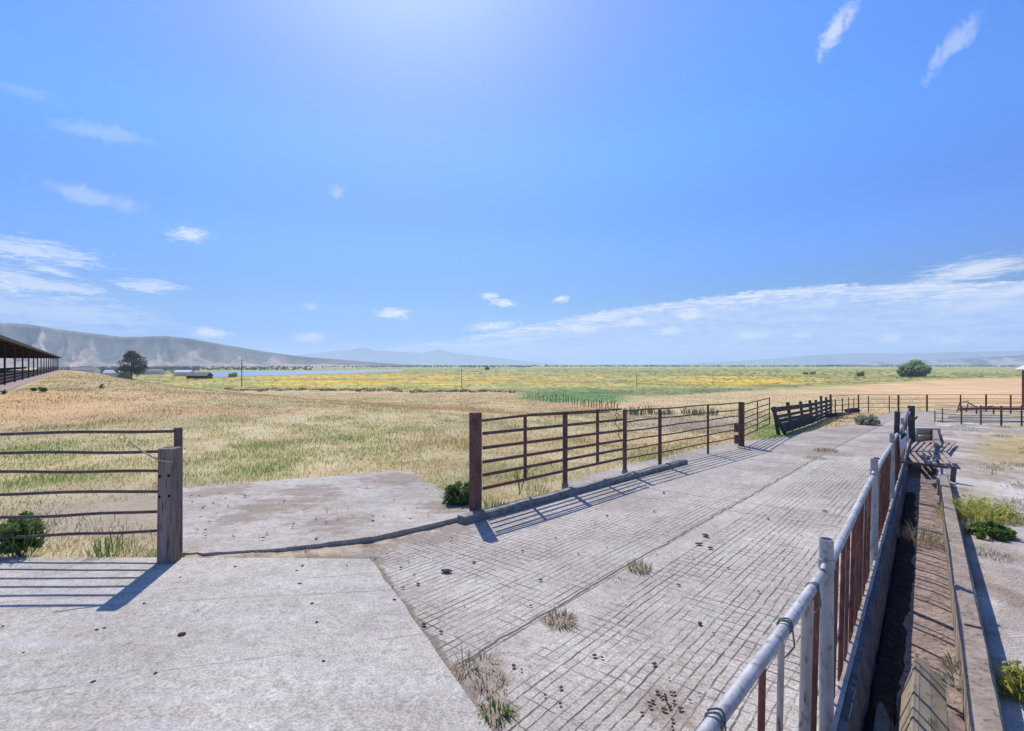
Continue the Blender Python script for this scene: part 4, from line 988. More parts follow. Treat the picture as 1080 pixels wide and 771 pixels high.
# ------------------------------------------------------------------ grass over the field
def grass():
    n = 250000; rng = np.random.default_rng(3)
    r = np.exp(rng.uniform(math.log(5.2), math.log(170), n)); a = np.radians(rng.uniform(-58, 48, n)); X = r*np.sin(a); Y = r*np.cos(a)
    c = X-FK*Y
    d = fbm(X*.5, Y*.5, 1, 5); bare = np.exp(-((X+5.4)/2.4)**2-((Y-8.6)/1.6)**2)
    px = CX+F*X/Y; py = HOR+F*(CAM_H-gz(X, Y))/Y; bare2 = np.exp(-((px-735)/70)**2-((py-446)/8.0)**2)
    keep = ~paved(X, Y, -.02) & (rng.uniform(0, 1, n) < np.clip(1.15-1.5*bare-.8*bare2, 0, 1)*(.35+.8*sstep(.3, .6, d)))
    keep &= ~((X > -3.9) & (X < -.4) & (Y < 7.7) & (Y-X*.35 < 7.75))
    keep &= (Y > 5.9) & ~((c > -.6) & (Y < 36) & (rng.uniform(0, 1, n) > np.maximum(.85*sstep(2.6, 5.0, c), .8*sstep(1.0, 1.8, c)*sstep(.47, .6, fbm(X*.9, Y*.5, 181, 4))*(Y > 6.5)))) & ~((Y > 40) & (X > 10) & (rng.uniform(0, 1, n) > .3))
    keep &= ~((c > -2) & (Y > 18) & (Y < 45) & (X < 30) & (c < 2))
    # nothing on the lane's own end and the shed apron
    q = .764*X+.645*Y+4.76; keep &= q > 1.5
    X, Y, r, d = X[keep], Y[keep], r[keep], d[keep]; n = len(X)
    h = rng.uniform(.02, .068, n)*(1+.9*sstep(.55, .7, d))*(1+.2*sstep(20, 60, r)); w = np.maximum(.0045, r*.00055)*rng.uniform(.7, 1.4, n)
    az = rng.uniform(0, 2*np.pi, n); ln = h*rng.uniform(.1, .9, n); bz = gz(X, Y)-.06
    a3 = rng.uniform(0, np.pi, n); sd = np.stack([np.cos(a3)*w, np.sin(a3)*w, 0*w], -1)
    b0 = np.stack([X, Y, bz], -1); tip = b0+np.stack([np.cos(az)*ln, np.sin(az)*ln, h+.02], -1); mid = (b0+tip)/2+np.stack([0*h, 0*h, h*.12], -1)
    V = np.stack([b0-sd, b0+sd, mid+sd*.8, mid-sd*.8, tip], 1).reshape(-1, 3); i = np.arange(n)[:, None]*5
    F3 = np.concatenate([i+np.array([[0,1,2]]), i+np.array([[0,2,3]]), i+np.array([[3,2,4]])], 0)
    base = field_colour(X, Y)*1.28; grn = sr(158,168,100); strw = sr(214,198,152)
    g = rng.uniform(0, 1, n)[:, None]
    col = np.where(g < .24, base*.68+grn*.32, np.where(g < .62, base*.5+strw*.5, base))*rng.uniform(.75, 1.2, n)[:, None]
    o = np_mesh('grass', V, F3, M_BLADE, np.repeat(np.clip(col, 0, .8), 5, 0)); o['kind'] = 'stuff'
grass()

def plain_cover():
    rng = np.random.default_rng(17); n = 16000
    r = np.exp(rng.uniform(math.log(150), math.log(1500), n)); a = np.radians(rng.uniform(-50, 48, n)); X = r*np.sin(a); Y = r*np.cos(a); Z = gz(X, Y)
    px = CX+F*X/Y; py = HOR+F*(CAM_H-Z)/Y
    edge = np.interp(px, [0, 240, 520, 600, 700, 800, 880, 980, 1080, 1300], [403, 411.5, 412.5, 418, 418, 411, 406, 400, 397, 396])
    q = .764*X+.645*Y+4.76
    lake = np.interp(px, [190, 215, 290, 330, 372, 425, 430], [385, 398.3, 396.5, 395, 394, 391.8, 385])
    keep = (py < edge) & ((Y > 300) | (q > 34)) & ~((px > 195) & (px < 426) & (py < lake+.2) & (py > 390)); X, Y, Z, r, px, py = [v[keep] for v in (X, Y, Z, r, px, py)]; n = len(X)
    w = np.clip(r*.0030, .5, 2.6)*rng.uniform(.4, 1.5, n); h = np.clip(r*.0006, .15, .45)*rng.uniform(.4, 1.4, n); az = rng.normal(0, .5, n)-a[keep]
    sd = np.stack([np.cos(az)*w, np.sin(az)*w, 0*w], -1); dn = np.stack([-np.sin(az)*w*1.6, np.cos(az)*w*1.6, 0*w], -1)
    b0 = np.stack([X, Y, Z-.05], -1); up = np.stack([0*h, 0*h, h], -1)
    V = np.stack([b0-sd-dn*.4, b0+sd*.9-dn, b0+sd*.6+up*.9, b0+up*1.1+dn*.2, b0-sd*.7+up*.8, b0+dn*1.2], 1).reshape(-1, 3)
    i = np.arange(n)[:, None]*6; Fq = np.concatenate([i+np.array([[0,1,2]]), i+np.array([[0,2,3]]), i+np.array([[0,3,4]]), i+np.array([[2,5,3]]), i+np.array([[3,5,4]])], 0)
    base = field_colour(X, Y); st = fbm(X*.006, Y*.03, 141, 4); g = rng.uniform(0, 1, n)
    yb = np.clip(np.exp(-((py-401.5)/5)**2)*np.exp(-((px-430)/120)**2)*1.3+np.exp(-((px-770)/70)**2-((py-402)/3.2)**2)+.35*np.exp(-((py-403)/6)**2-((px-270)/90)**2)+.12, 0, 1)
    isy = (g < yb*sstep(.40, .58, st)*1.2); isg = ~isy & (rng.uniform(0, 1, n) < .30); isd = ~isy & ~isg & (rng.uniform(0, 1, n) < .12)
    base = base*1.35; col = base*rng.uniform(.75, 1.25, n)[:, None]
    col = np.where(isy[:, None], sr(238,192,60)*rng.uniform(.75, 1.15, n)[:, None], col); col = np.where(isg[:, None], sr(150,164,92)*rng.uniform(.7, 1.1, n)[:, None], col); col = np.where(isd[:, None], sr(110,124,78)*rng.uniform(.8, 1.2, n)[:, None], col)
    o = np_mesh('meadow_cover', V, Fq, M_BLADE, np.repeat(np.clip(col, .01, .8), 6, 0)); o['kind'] = 'stuff'
plain_cover()

# ------------------------------------------------------------------ stake row beside the green patch, reeds
def stakes():
    A, B = (553, 420.5), (650, 433.5)
    t = thing('stake_fence', G(*A), 'row of thin wooden stakes along the edge of the green patch beyond the gate', 'fence')
    for k in range(34):
        f_ = k/33.0; p = G(A[0]+(B[0]-A[0])*f_+random.uniform(-.8,.8), A[1]+(B[1]-A[1])*f_**1.15); h = random.uniform(.45, 1.1)*(1.15 if f_ < .5 else .85)
        b = MB(); b.bar(p+Vector((0,0,-.2)), p+Vector((random.uniform(-.12,.12),0,h)), .055, .055); b.build('stake', M_POLE, t)
    for i, px in enumerate((664, 672, 684, 697, 706, 724, 737, 752)):
        p = G(px, 437.5+random.uniform(-1.5, 2)); o = tuft('reed_clump', p, .45, random.uniform(.5,.95), 60, .02, L_REED, 'dark upright reed clump in the row behind the thin-railed fence', 'reeds', 'reed clumps behind the fence', .35, 80+i)
    rng = np.random.default_rng(5); Vs = []; Fs = []; off = 0
    for i in range(130):
        px = rng.uniform(548, 655); py = rng.uniform(411.5, 421)+max(0, (px-600)*.10); p = G(px, py)
        V, F3 = tuft_arrays(p, 1.2, .42, 26, .07, .9, 300+i); Vs.append(V); Fs.append(F3+off); off += len(V)
    o = np_mesh('green_ground_cover', np.concatenate(Vs), np.concatenate(Fs), L_WILLOW); o['kind'] = 'stuff'
    Vs = []; Fs = []; off = 0
    for i in range(150):          # weeds along the edge of the plain
        px = rng.uniform(240, 540); py = 411.5+rng.normal(0, .8)+(px > 420)*1.5; p = G(px, py)
        V, F3 = tuft_arrays(p, rng.uniform(1, 3), rng.uniform(.5, 1.3), 18, .14, .8, 600+i); Vs.append(V); Fs.append(F3+off); off += len(V)
    o = np_mesh('rough_weeds', np.concatenate(Vs), np.concatenate(Fs), L_REED); o['kind'] = 'stuff'
stakes()

# ------------------------------------------------------------------ long shed on the left
def shed():
    u = Vector((-.645,.764,0)); n = Vector((-.764,-.645,0)); O = Vector((-40,40,.45))
    t = thing('cattle_shed', O, 'long open-sided cattle shed with a dark roof on posts at the left edge', 'shed')
    def P(s_, w, z): q = O+u*s_+n*w; return Vector((q.x, q.y, z))
    s0, s1, W = -24, 148, 13
    def slab(za, zm, zb, th, mat, name):
        m = MB(); m.hexa([P(s0,-.6,za), P(s1,-.6,za), P(s1,W*.5,zm), P(s0,W*.5,zm), P(s0,-.6,za+th), P(s1,-.6,za+th), P(s1,W*.5,zm+th), P(s0,W*.5,zm+th)][::1])
        m.hexa([P(s0,W*.5,zm), P(s1,W*.5,zm), P(s1,W+.6,zb), P(s0,W+.6,zb), P(s0,W*.5,zm+th), P(s1,W*.5,zm+th), P(s1,W+.6,zb+th), P(s0,W+.6,zb+th)]); return m.build(name, mat, t)
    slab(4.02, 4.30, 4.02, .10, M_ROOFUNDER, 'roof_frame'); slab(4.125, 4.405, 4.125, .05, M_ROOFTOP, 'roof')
    b = MB(); b.bar(P(s0,-.62,4.07), P(s1,-.62,4.07), .06, .26); b.build('fascia', M_BLACK, t)
    for k in range(-2, 17):
        s_ = 3.3+8.7*k
        for w in (.0, W):
            m = MB(); m.bar(P(s_,w,.2), P(s_,w,4.05), .13, .13, up=tuple(u)); m.build('post', M_SHEDDARK, t)
        m = MB(); m.bar(P(s_,-.3,3.95), P(s_,W+.3,3.95), .16, .24); m.build('beam', M_SHEDDARK, t)
    for z in (.75, 1.05, 1.35):
        m = MB(); m.tube([P(s0,.2,z), P(s1,.2,z)], .06, 6); m.build('rail', M_SHEDDARK, t)
    m = MB(); m.bar(P(s0,W*.55,1.15), P(s1,W*.55,1.15), .5, .5); m.build('feed_trough', M_SHEDDARK, t)
    m = MB(); m.hexa([P(s0,-1.1,-.6), P(s1,-1.1,-.6), P(s1,W+1,-.6), P(s0,W+1,-.6), P(s0,-1.1,.47), P(s1,-1.1,.47), P(s1,W+1,.47), P(s0,W+1,.47)]); m.build('concrete_apron', M_PINKWOOD, t)
    m = MB(); m.bar(P(s0,.55,.47), P(s1,.55,.47), .18, .55); m.build('bunk_wall', M_SHEDDARK, t)
shed()

# ------------------------------------------------------------------ things on the plain
def plain_things():
    p = GP(138, 400)
    tree('gum_tree', p, 24, 22, 'big dark gum tree with an uneven crown standing before the hills on the left', L_EUC, 40, .8, 120, .25, 44, trunk_r=.75)
    p = GP(131, 400.5); bush('round_bush', p, 9.5, 7.0, 'round green bush at the foot of the gum tree', 'bush', L_WILLOW, 34, 80, .5, 42)
    # farm buildings
    def gable(name, p, L, W, h, rh, rz, wall, roof, label, doors=True):
        t = thing(name, tuple(p), label, 'building'); co, si = math.cos(rz), math.sin(rz)
        def Q(x, y, z): return Vector((p.x+co*x-si*y, p.y+si*x+co*y, p.z+z))
        m = MB(); m.hexa([Q(-L/2,-W/2,-1), Q(L/2,-W/2,-1), Q(L/2,W/2,-1), Q(-L/2,W/2,-1), Q(-L/2,-W/2,h), Q(L/2,-W/2,h), Q(L/2,W/2,h), Q(-L/2,W/2,h)])
        m.add([Q(L/2,-W/2,h), Q(L/2,W/2,h), Q(L/2,0,h+rh), Q(-L/2,-W/2,h), Q(-L/2,W/2,h), Q(-L/2,0,h+rh)], [(0,1,2), (4,3,5)]); m.build('wall', wall, t)
        m = MB(); e = .6; th = .18
        for s_ in (-1, 1):
            m.hexa([Q(-L/2-e,s_*(W/2+e),h-.25), Q(L/2+e,s_*(W/2+e),h-.25), Q(L/2+e,0,h+rh+.03), Q(-L/2-e,0,h+rh+.03), Q(-L/2-e,s_*(W/2+e),h-.25+th), Q(L/2+e,s_*(W/2+e),h-.25+th), Q(L/2+e,0,h+rh+.03+th), Q(-L/2-e,0,h+rh+.03+th)])
        m.build('roof', roof, t)
        if doors:
            for x in (-L*.28, L*.05, L*.33):
                m = MB(); c0 = Q(x,-W/2-.04,0); m.hexa([Q(x-1.1,-W/2-.06,.0), Q(x+1.1,-W/2-.06,.0), Q(x+1.1,-W/2+.02,.0), Q(x-1.1,-W/2+.02,.0), Q(x-1.1,-W/2-.06,h*.7), Q(x+1.1,-W/2-.06,h*.7), Q(x+1.1,-W/2+.02,h*.7), Q(x-1.1,-W/2+.02,h*.7)]); m.build('door', M_SHEDDARK, t)
        return t
    gable('low_barn', GP(210.5, 399.3), 17.5, 8, 2.6, 2.6, R(-4), M_BARNWALL, M_BARNROOF, 'low dark barn with a pale roof at the near end of the lake')
    gable('white_shed', GP(194, 396.5), 15, 9, 4, 2, R(10), M_WHITEPAINT, M_WHITEPAINT, 'small white shed behind the left end of the low barn', False)
    gable('white_house', GP(122, 397.5), 16, 9, 4, 2.5, R(15), M_WHITEPAINT, M_WHITEPAINT, 'white farmhouse half hidden behind the round bush and gum tree', False)
    gable('far_shed', GP(158, 394.5), 30, 12, 4, 2, R(4), M_WHITEPAINT, M_BARNROOF, 'long pale shed beyond the gum tree near the foot of the hills', False)
    gable('far_house', GP(90, 394.2), 26, 14, 5, 3, R(14), M_WHITEPAINT, M_BARNROOF, 'pale far house between the long shed roof and the gum tree', False)
    bush('lakeside_bush', GP(246, 397.8), 8, 5, 'small round bush on the lake shore beside the utility pole', 'bush', L_WILLOW, 26, 60, .5, 43)
    # utility poles
    for px, yb, yt, lab, w in ((255, 409, 378.5, 'dark utility pole with a cross arm standing before the lake', .42), (487, 411, 388.5, 'thin utility pole in the yellow field left of the centre', .26), (671.5, 414, 392.5, 'faint thin pole in the plain beyond the thin-railed fence', .2), (752, 405, 391, 'farthest faint pole at the horizon right of the centre', .2)):
        p = GP(px, yb); h = HZ(yt, p.y)-p.z; t = thing('utility_pole', p, lab, 'pole')
        b = MB(); b.tube([p+Vector((0,0,-.5)), p+Vector((0,0,h))], [w*.62, w*.42], 8); b.build('pole', M_POLE, t)
        if px < 600:
            b = MB(); b.bar(p+Vector((-1.2,0,h-1.0)), p+Vector((1.2,0.3,h-1.0)), .14, .16); b.build('cross_arm', M_POLE, t)
    # shrubs on the right
    tree('willow', GP(966, 397.3), 28, 14.5, 'big rounded willow clump in the plain on the right', L_WILLOW, 60, 1.0, 160, .12, 51, 'tree')
    tree('willow', GP(951.5, 397.3), 13, 9.5, 'smaller dark willow touching the left side of the big clump', L_WILLOW, 26, .8, 110, .12, 52, 'tree')
    bush('plain_bush', GP(907, 397.0), 7, 6.4, 'single round bush in the plain left of the willows', 'bush', L_WILLOW, 26, 70, .5, 53)
    bush('plain_bush', GP(857.5, 394.8), 7.5, 4.4, 'right bush of the low pair far out in the plain', 'bush', L_WILLOW, 22, 60, .5, 54)
    bush('plain_bush', GP(849.5, 394.8), 6.5, 3.6, 'left bush of the low pair far out in the plain', 'bush', L_WILLOW, 22, 60, .5, 55)
    bush('plain_bush', GP(514, 390.5), 9, 8, 'tiny lone dark bush far out right of the thin utility pole', 'bush', L_FAR, 20, 50, .7, 56)
    # right edge shelter
    p = G(1079, 429.5); zt = HZ(382.5, p.y); t = thing('open_shelter', p, 'open shelter with a white roof on rusty posts at the right edge', 'shelter')
    for dx, dy in ((0,0),(6.2,0.2),(0,-7.4),(6.2,-7.2)):
        q = on(p.x+dx, p.y+dy); b = MB(); b.bar(q+Vector((0,0,-.3)), Vector((q.x, q.y, HZ(389.5, p.y))), .17, .17, bev=.01); b.build('post', M_RUST, t)
    z1 = HZ(390.3, p.y); z2 = HZ(379.5, p.y)
    b = MB(); x0, x1, xm = p.x-.42, p.x+6.6, p.x+3.1; y0, y1 = p.y-8, p.y+.4; rz = z1+1.5
    for xa, xb in ((x0, xm), (x1, xm)):
        b.hexa([(xa,y0,z1), (xb,y0,rz), (xb,y1,rz), (xa,y1,z1), (xa,y0,z1+.10), (xb,y0,rz+.10), (xb,y1,rz+.10), (xa,y1,z1+.10)])
    b.build('roof', M_WHITEPAINT, t)
    b = MB(); b.add([(x0+.2,y1-.12,z1-.02),(x1-.2,y1-.12,z1-.02),(xm,y1-.12,rz-.06),(x0+.2,y1-.05,z1-.02),(x1-.2,y1-.05,z1-.02),(xm,y1-.05,rz-.06)], [(0,1,2),(5,4,3),(0,3,4,1),(1,4,5,2),(2,5,3,0)]); b.build('gable', M_SHEDDARK, t)
plain_things()

# ------------------------------------------------------------------ lake, hills, far trees
def lake():
    up = [(196,396.0),(215,392.6),(260,391.8),(330,391.2),(425,390.6)]; lo = [(425,391.6),(395,392.4),(372,393.4),(330,394.6),(290,396.0),(240,397.6),(215,398.0),(200,397.4)]
    pts = [GP(x, y) for x, y in up+lo]; m = MB(); top = [Vector((p.x, p.y, -9.84)) for p in pts]; n = len(top)
    m.add(top, [tuple(range(n))[::-1]])
    t = NT('lake_water'); p = t.pos(); t.bump(t.noise(t.vm('MULTIPLY', p, (.3,1,1)), .2, 4), .03, .1)
    struct(m.build('water', t.done((.22,.32,.40), .18, 0, .6)))
lake()
def hills_mat():
    t = NT('hill_slopes'); a = t.n('ShaderNodeAttribute', attribute_name='tint').outputs['Color']; p = t.pos()
    n = t.noise(p, .009, 7, .65); n2 = t.noise(p, .05, 5, .65)
    col = t.vm('SCALE', a, t.m_('ADD', t.m_('MULTIPLY', n, 1.1), t.m_('ADD', t.m_('MULTIPLY', n2, .7), .1)))
    return t.done(col, .95, 0, .1)
M_HILL = hills_mat()
def hills(name, prof, r0, r1, r2, a0, a1, na, seed, base, tan, gully=1.0, ztop=None, spurs=()):
    """ridge seen along the profile rows prof [(column, row)] at distance r1; foot at r0, far side at r2"""
    px = np.linspace(a0, a1, na); th = np.arctan((px-CX)/F); rr = np.concatenate([np.linspace(r0, r1, 46), np.linspace(r1, r2, 10)[1:]])
    A, Rr = np.meshgrid(th, rr); PX = np.broadcast_to(px, A.shape)
    Yd = Rr*np.cos(A)
    row = np.interp(px, [p[0] for p in prof], [p[1] for p in prof]); hr = CAM_H-(row-HOR)*(r1*np.cos(th))/F+10.4   # ridge height over the plain
    t = np.where(Rr <= r1, (Rr-r0)/(r1-r0), 1-(Rr-r1)/(r2-r1)); t = np.clip(t, 0, 1)
    warp = (fbm(PX*.02, t*2, seed+3, 3)-.5)*50
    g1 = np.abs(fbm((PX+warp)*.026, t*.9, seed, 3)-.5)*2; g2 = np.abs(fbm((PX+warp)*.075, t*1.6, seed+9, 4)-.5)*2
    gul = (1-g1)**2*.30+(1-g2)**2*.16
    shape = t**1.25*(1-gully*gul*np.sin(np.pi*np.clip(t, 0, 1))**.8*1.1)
    shape = np.clip(shape+.05*(fbm(PX*.06, t*5, seed+5, 3)-.5)*np.sin(np.pi*t), 0, 1.2)
    sp = np.zeros(A.shape)
    for ap, ta, hw in spurs:
        ta = min(.98, ta*1.3); hw = hw*1.2
        cx = ap+(fbm(t*3+ap, 0*t, 211, 3)-.5)*hw*.7; ww = np.maximum(hw*(1-t/ta)**.8 if False else hw*np.clip(1-t/ta, 0, 1)**.8, .001)
        sp = np.maximum(sp, np.clip(1-np.abs(PX+warp*.12-cx)/ww, 0, 1)*(t < ta))
    if spurs: shape = shape*(1-.30*(1-sp**.7)*np.sin(np.pi*np.clip(t*1.02, 0, 1))**.9)+.04*sp*np.sin(np.pi*t)
    Z = -10.4+hr[None]*shape; X = Rr*np.sin(A); Y = Rr*np.cos(A)
    kn = .7*fbm((PX+warp*.5)*.030+4, t*.7, seed+31, 3)+.3*fbm(PX*.11, t*5, seed+33, 3)
    k = sstep(-.02, .08, kn-(.31+.22*t)); k2 = sstep(.52, .60, fbm(PX*.10, t*7, seed+40, 4))*.6
    if spurs:
        ol = (sstep(.42, .6, fbm(PX*.05+9, t*3, seed+71, 5))*.8)[..., None]; base = base*(1-ol)+np.array([.25,.215,.165])*ol
        k = sstep(.02, .34, sp+.45*(fbm(PX*.16, t*9, seed+51, 4)-.5))*(.55+.6*fbm(PX*.3, t*16, seed+61, 3)); k2 = k2*.35
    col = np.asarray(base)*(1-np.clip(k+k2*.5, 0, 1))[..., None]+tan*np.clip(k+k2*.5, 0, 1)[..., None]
    gs = np.clip(sstep(.62, .95, (1-g1))*.7+sstep(.75, .97, (1-g2))*.5, 0, 1)*.5; col = col*(1-gs)[..., None]+np.array([.085,.105,.085])*gs[..., None]  # scrub-dark tone painted into the gullies, standing in for shading of the folds
    V = np.stack([X, Y, Z], -1).reshape(-1, 3); n = na; i = np.arange(len(rr)-1)[:, None]*n; j = np.arange(n-1)[None]
    Fq = np.stack([i+j, i+j+1, i+n+j+1, i+n+j], -1).reshape(-1, 4)[:, ::-1]
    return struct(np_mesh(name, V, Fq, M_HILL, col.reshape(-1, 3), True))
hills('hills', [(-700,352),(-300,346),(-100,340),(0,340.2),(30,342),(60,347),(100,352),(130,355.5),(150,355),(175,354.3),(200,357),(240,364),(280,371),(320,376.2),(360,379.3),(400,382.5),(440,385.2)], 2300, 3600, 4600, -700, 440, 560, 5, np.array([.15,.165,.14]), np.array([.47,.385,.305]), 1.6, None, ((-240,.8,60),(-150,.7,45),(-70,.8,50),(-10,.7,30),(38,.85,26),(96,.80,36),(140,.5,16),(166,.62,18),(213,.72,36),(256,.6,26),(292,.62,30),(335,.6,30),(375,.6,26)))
hills('mountains', [(240,384),(300,377),(340,371),(372,368.5),(384,367),(396,369.5),(420,371),(445,372),(463,368.5),(478,372),(520,377),(560,381.5),(600,385)], 13200, 15200, 16400, 240, 600, 260, 15, np.array([.12,.12,.12]), np.array([.2,.19,.17]), .6)
hills('mountains', [(700,385),(800,379.5),(860,374.5),(900,372.5),(950,373),(1000,371.5),(1080,370),(1300,368),(1600,372)], 13200, 15300, 16500, 700, 1600, 300, 25, np.array([.10,.11,.12]), np.array([.2,.19,.17]), .5)
hills('hills', [(860,385.2),(930,381.6),(980,379.5),(1030,377.5),(1080,374.5),(1250,369),(1600,374)], 5200, 6400, 7600, 860, 1600, 300, 35, np.array([.13,.14,.13]), np.array([.42,.40,.38]), .5)

def far_trees():
    rng = np.random.default_rng(8); cs = []; rs = []
    def row(n, x0, x1, ylo, yhi, s0, s1):
        for _ in range(n):
            px = rng.uniform(x0, x1); py = rng.uniform(ylo, yhi); D = 12.2; Y = F*D/(py-HOR); X = (px-CX)/F*Y
            r = Y/F*rng.uniform(s0, s1); cs.append((X, Y, -10+r*.6)); rs.append(r)
    row(700, 40, 330, 387.0, 390.6, .6, 1.4); row(500, 40, 210, 387.2, 391.5, .7, 1.5); row(150, 60, 200, 389.5, 394.5, .8, 1.9); row(260, 330, 560, 386.4, 387.8, .5, 1.0)
    row(1500, 400, 1080, 385.7, 386.9, .4, .95); row(40, 860, 900, 386.2, 386.7, .8, 1.2); row(120, 1080, 1300, 386, 387, .5, 1.2)
    rng2 = np.random.default_rng(9); Vs = []
    C = np.array(cs); Rr = np.array(rs); k = 26; n = len(C)
    d = rng2.normal(size=(n, k, 3)); d /= np.linalg.norm(d, axis=2)[..., None]; p = C[:, None]+d*(Rr[:, None]*rng2.uniform(.3, 1, (n, k)))[..., None]*np.array([1.4, 1, .8])
    a = rng2.normal(size=(n, k, 3)); a /= np.linalg.norm(a, axis=2)[..., None]; b = np.cross(a, rng2.normal(size=(n, k, 3))); b /= np.linalg.norm(b, axis=2)[..., None]
    s = (Rr[:, None]*.42*rng2.uniform(.6, 1.3, (n, k)))[..., None]
    V = np.stack([p-a*s, p+b*s*.6, p+a*s, p-b*s*.6], 2).reshape(-1, 3); Fq = np.arange(n*k)[:, None]*4+np.arange(4)[None]
    o = np_mesh('far_trees', V, Fq, L_FAR); o['kind'] = 'stuff'
far_trees()

# ------------------------------------------------------------------ haze
HAZE_D = .0001
def haze():
    m = MB(); m.box((0, 0, 170), (36000, 36000, 364)); mt = bpy.data.materials.new('haze_air'); mt.use_nodes = True; nt = mt.node_tree; nt.nodes.clear()
    out = nt.nodes.new('ShaderNodeOutputMaterial'); v = nt.nodes.new('ShaderNodeVolumePrincipled')
    v.inputs['Color'].default_value = (.62, .80, 1.0, 1); v.inputs['Density'].default_value = HAZE_D; v.inputs['Anisotropy'].default_value = .2
    nt.links.new(v.outputs[0], out.inputs['Volume'])
    mt.cycles.homogeneous_volume = True if hasattr(mt.cycles, 'homogeneous_volume') else None
    o = m.build('haze', mt); o['kind'] = 'stuff'
haze()

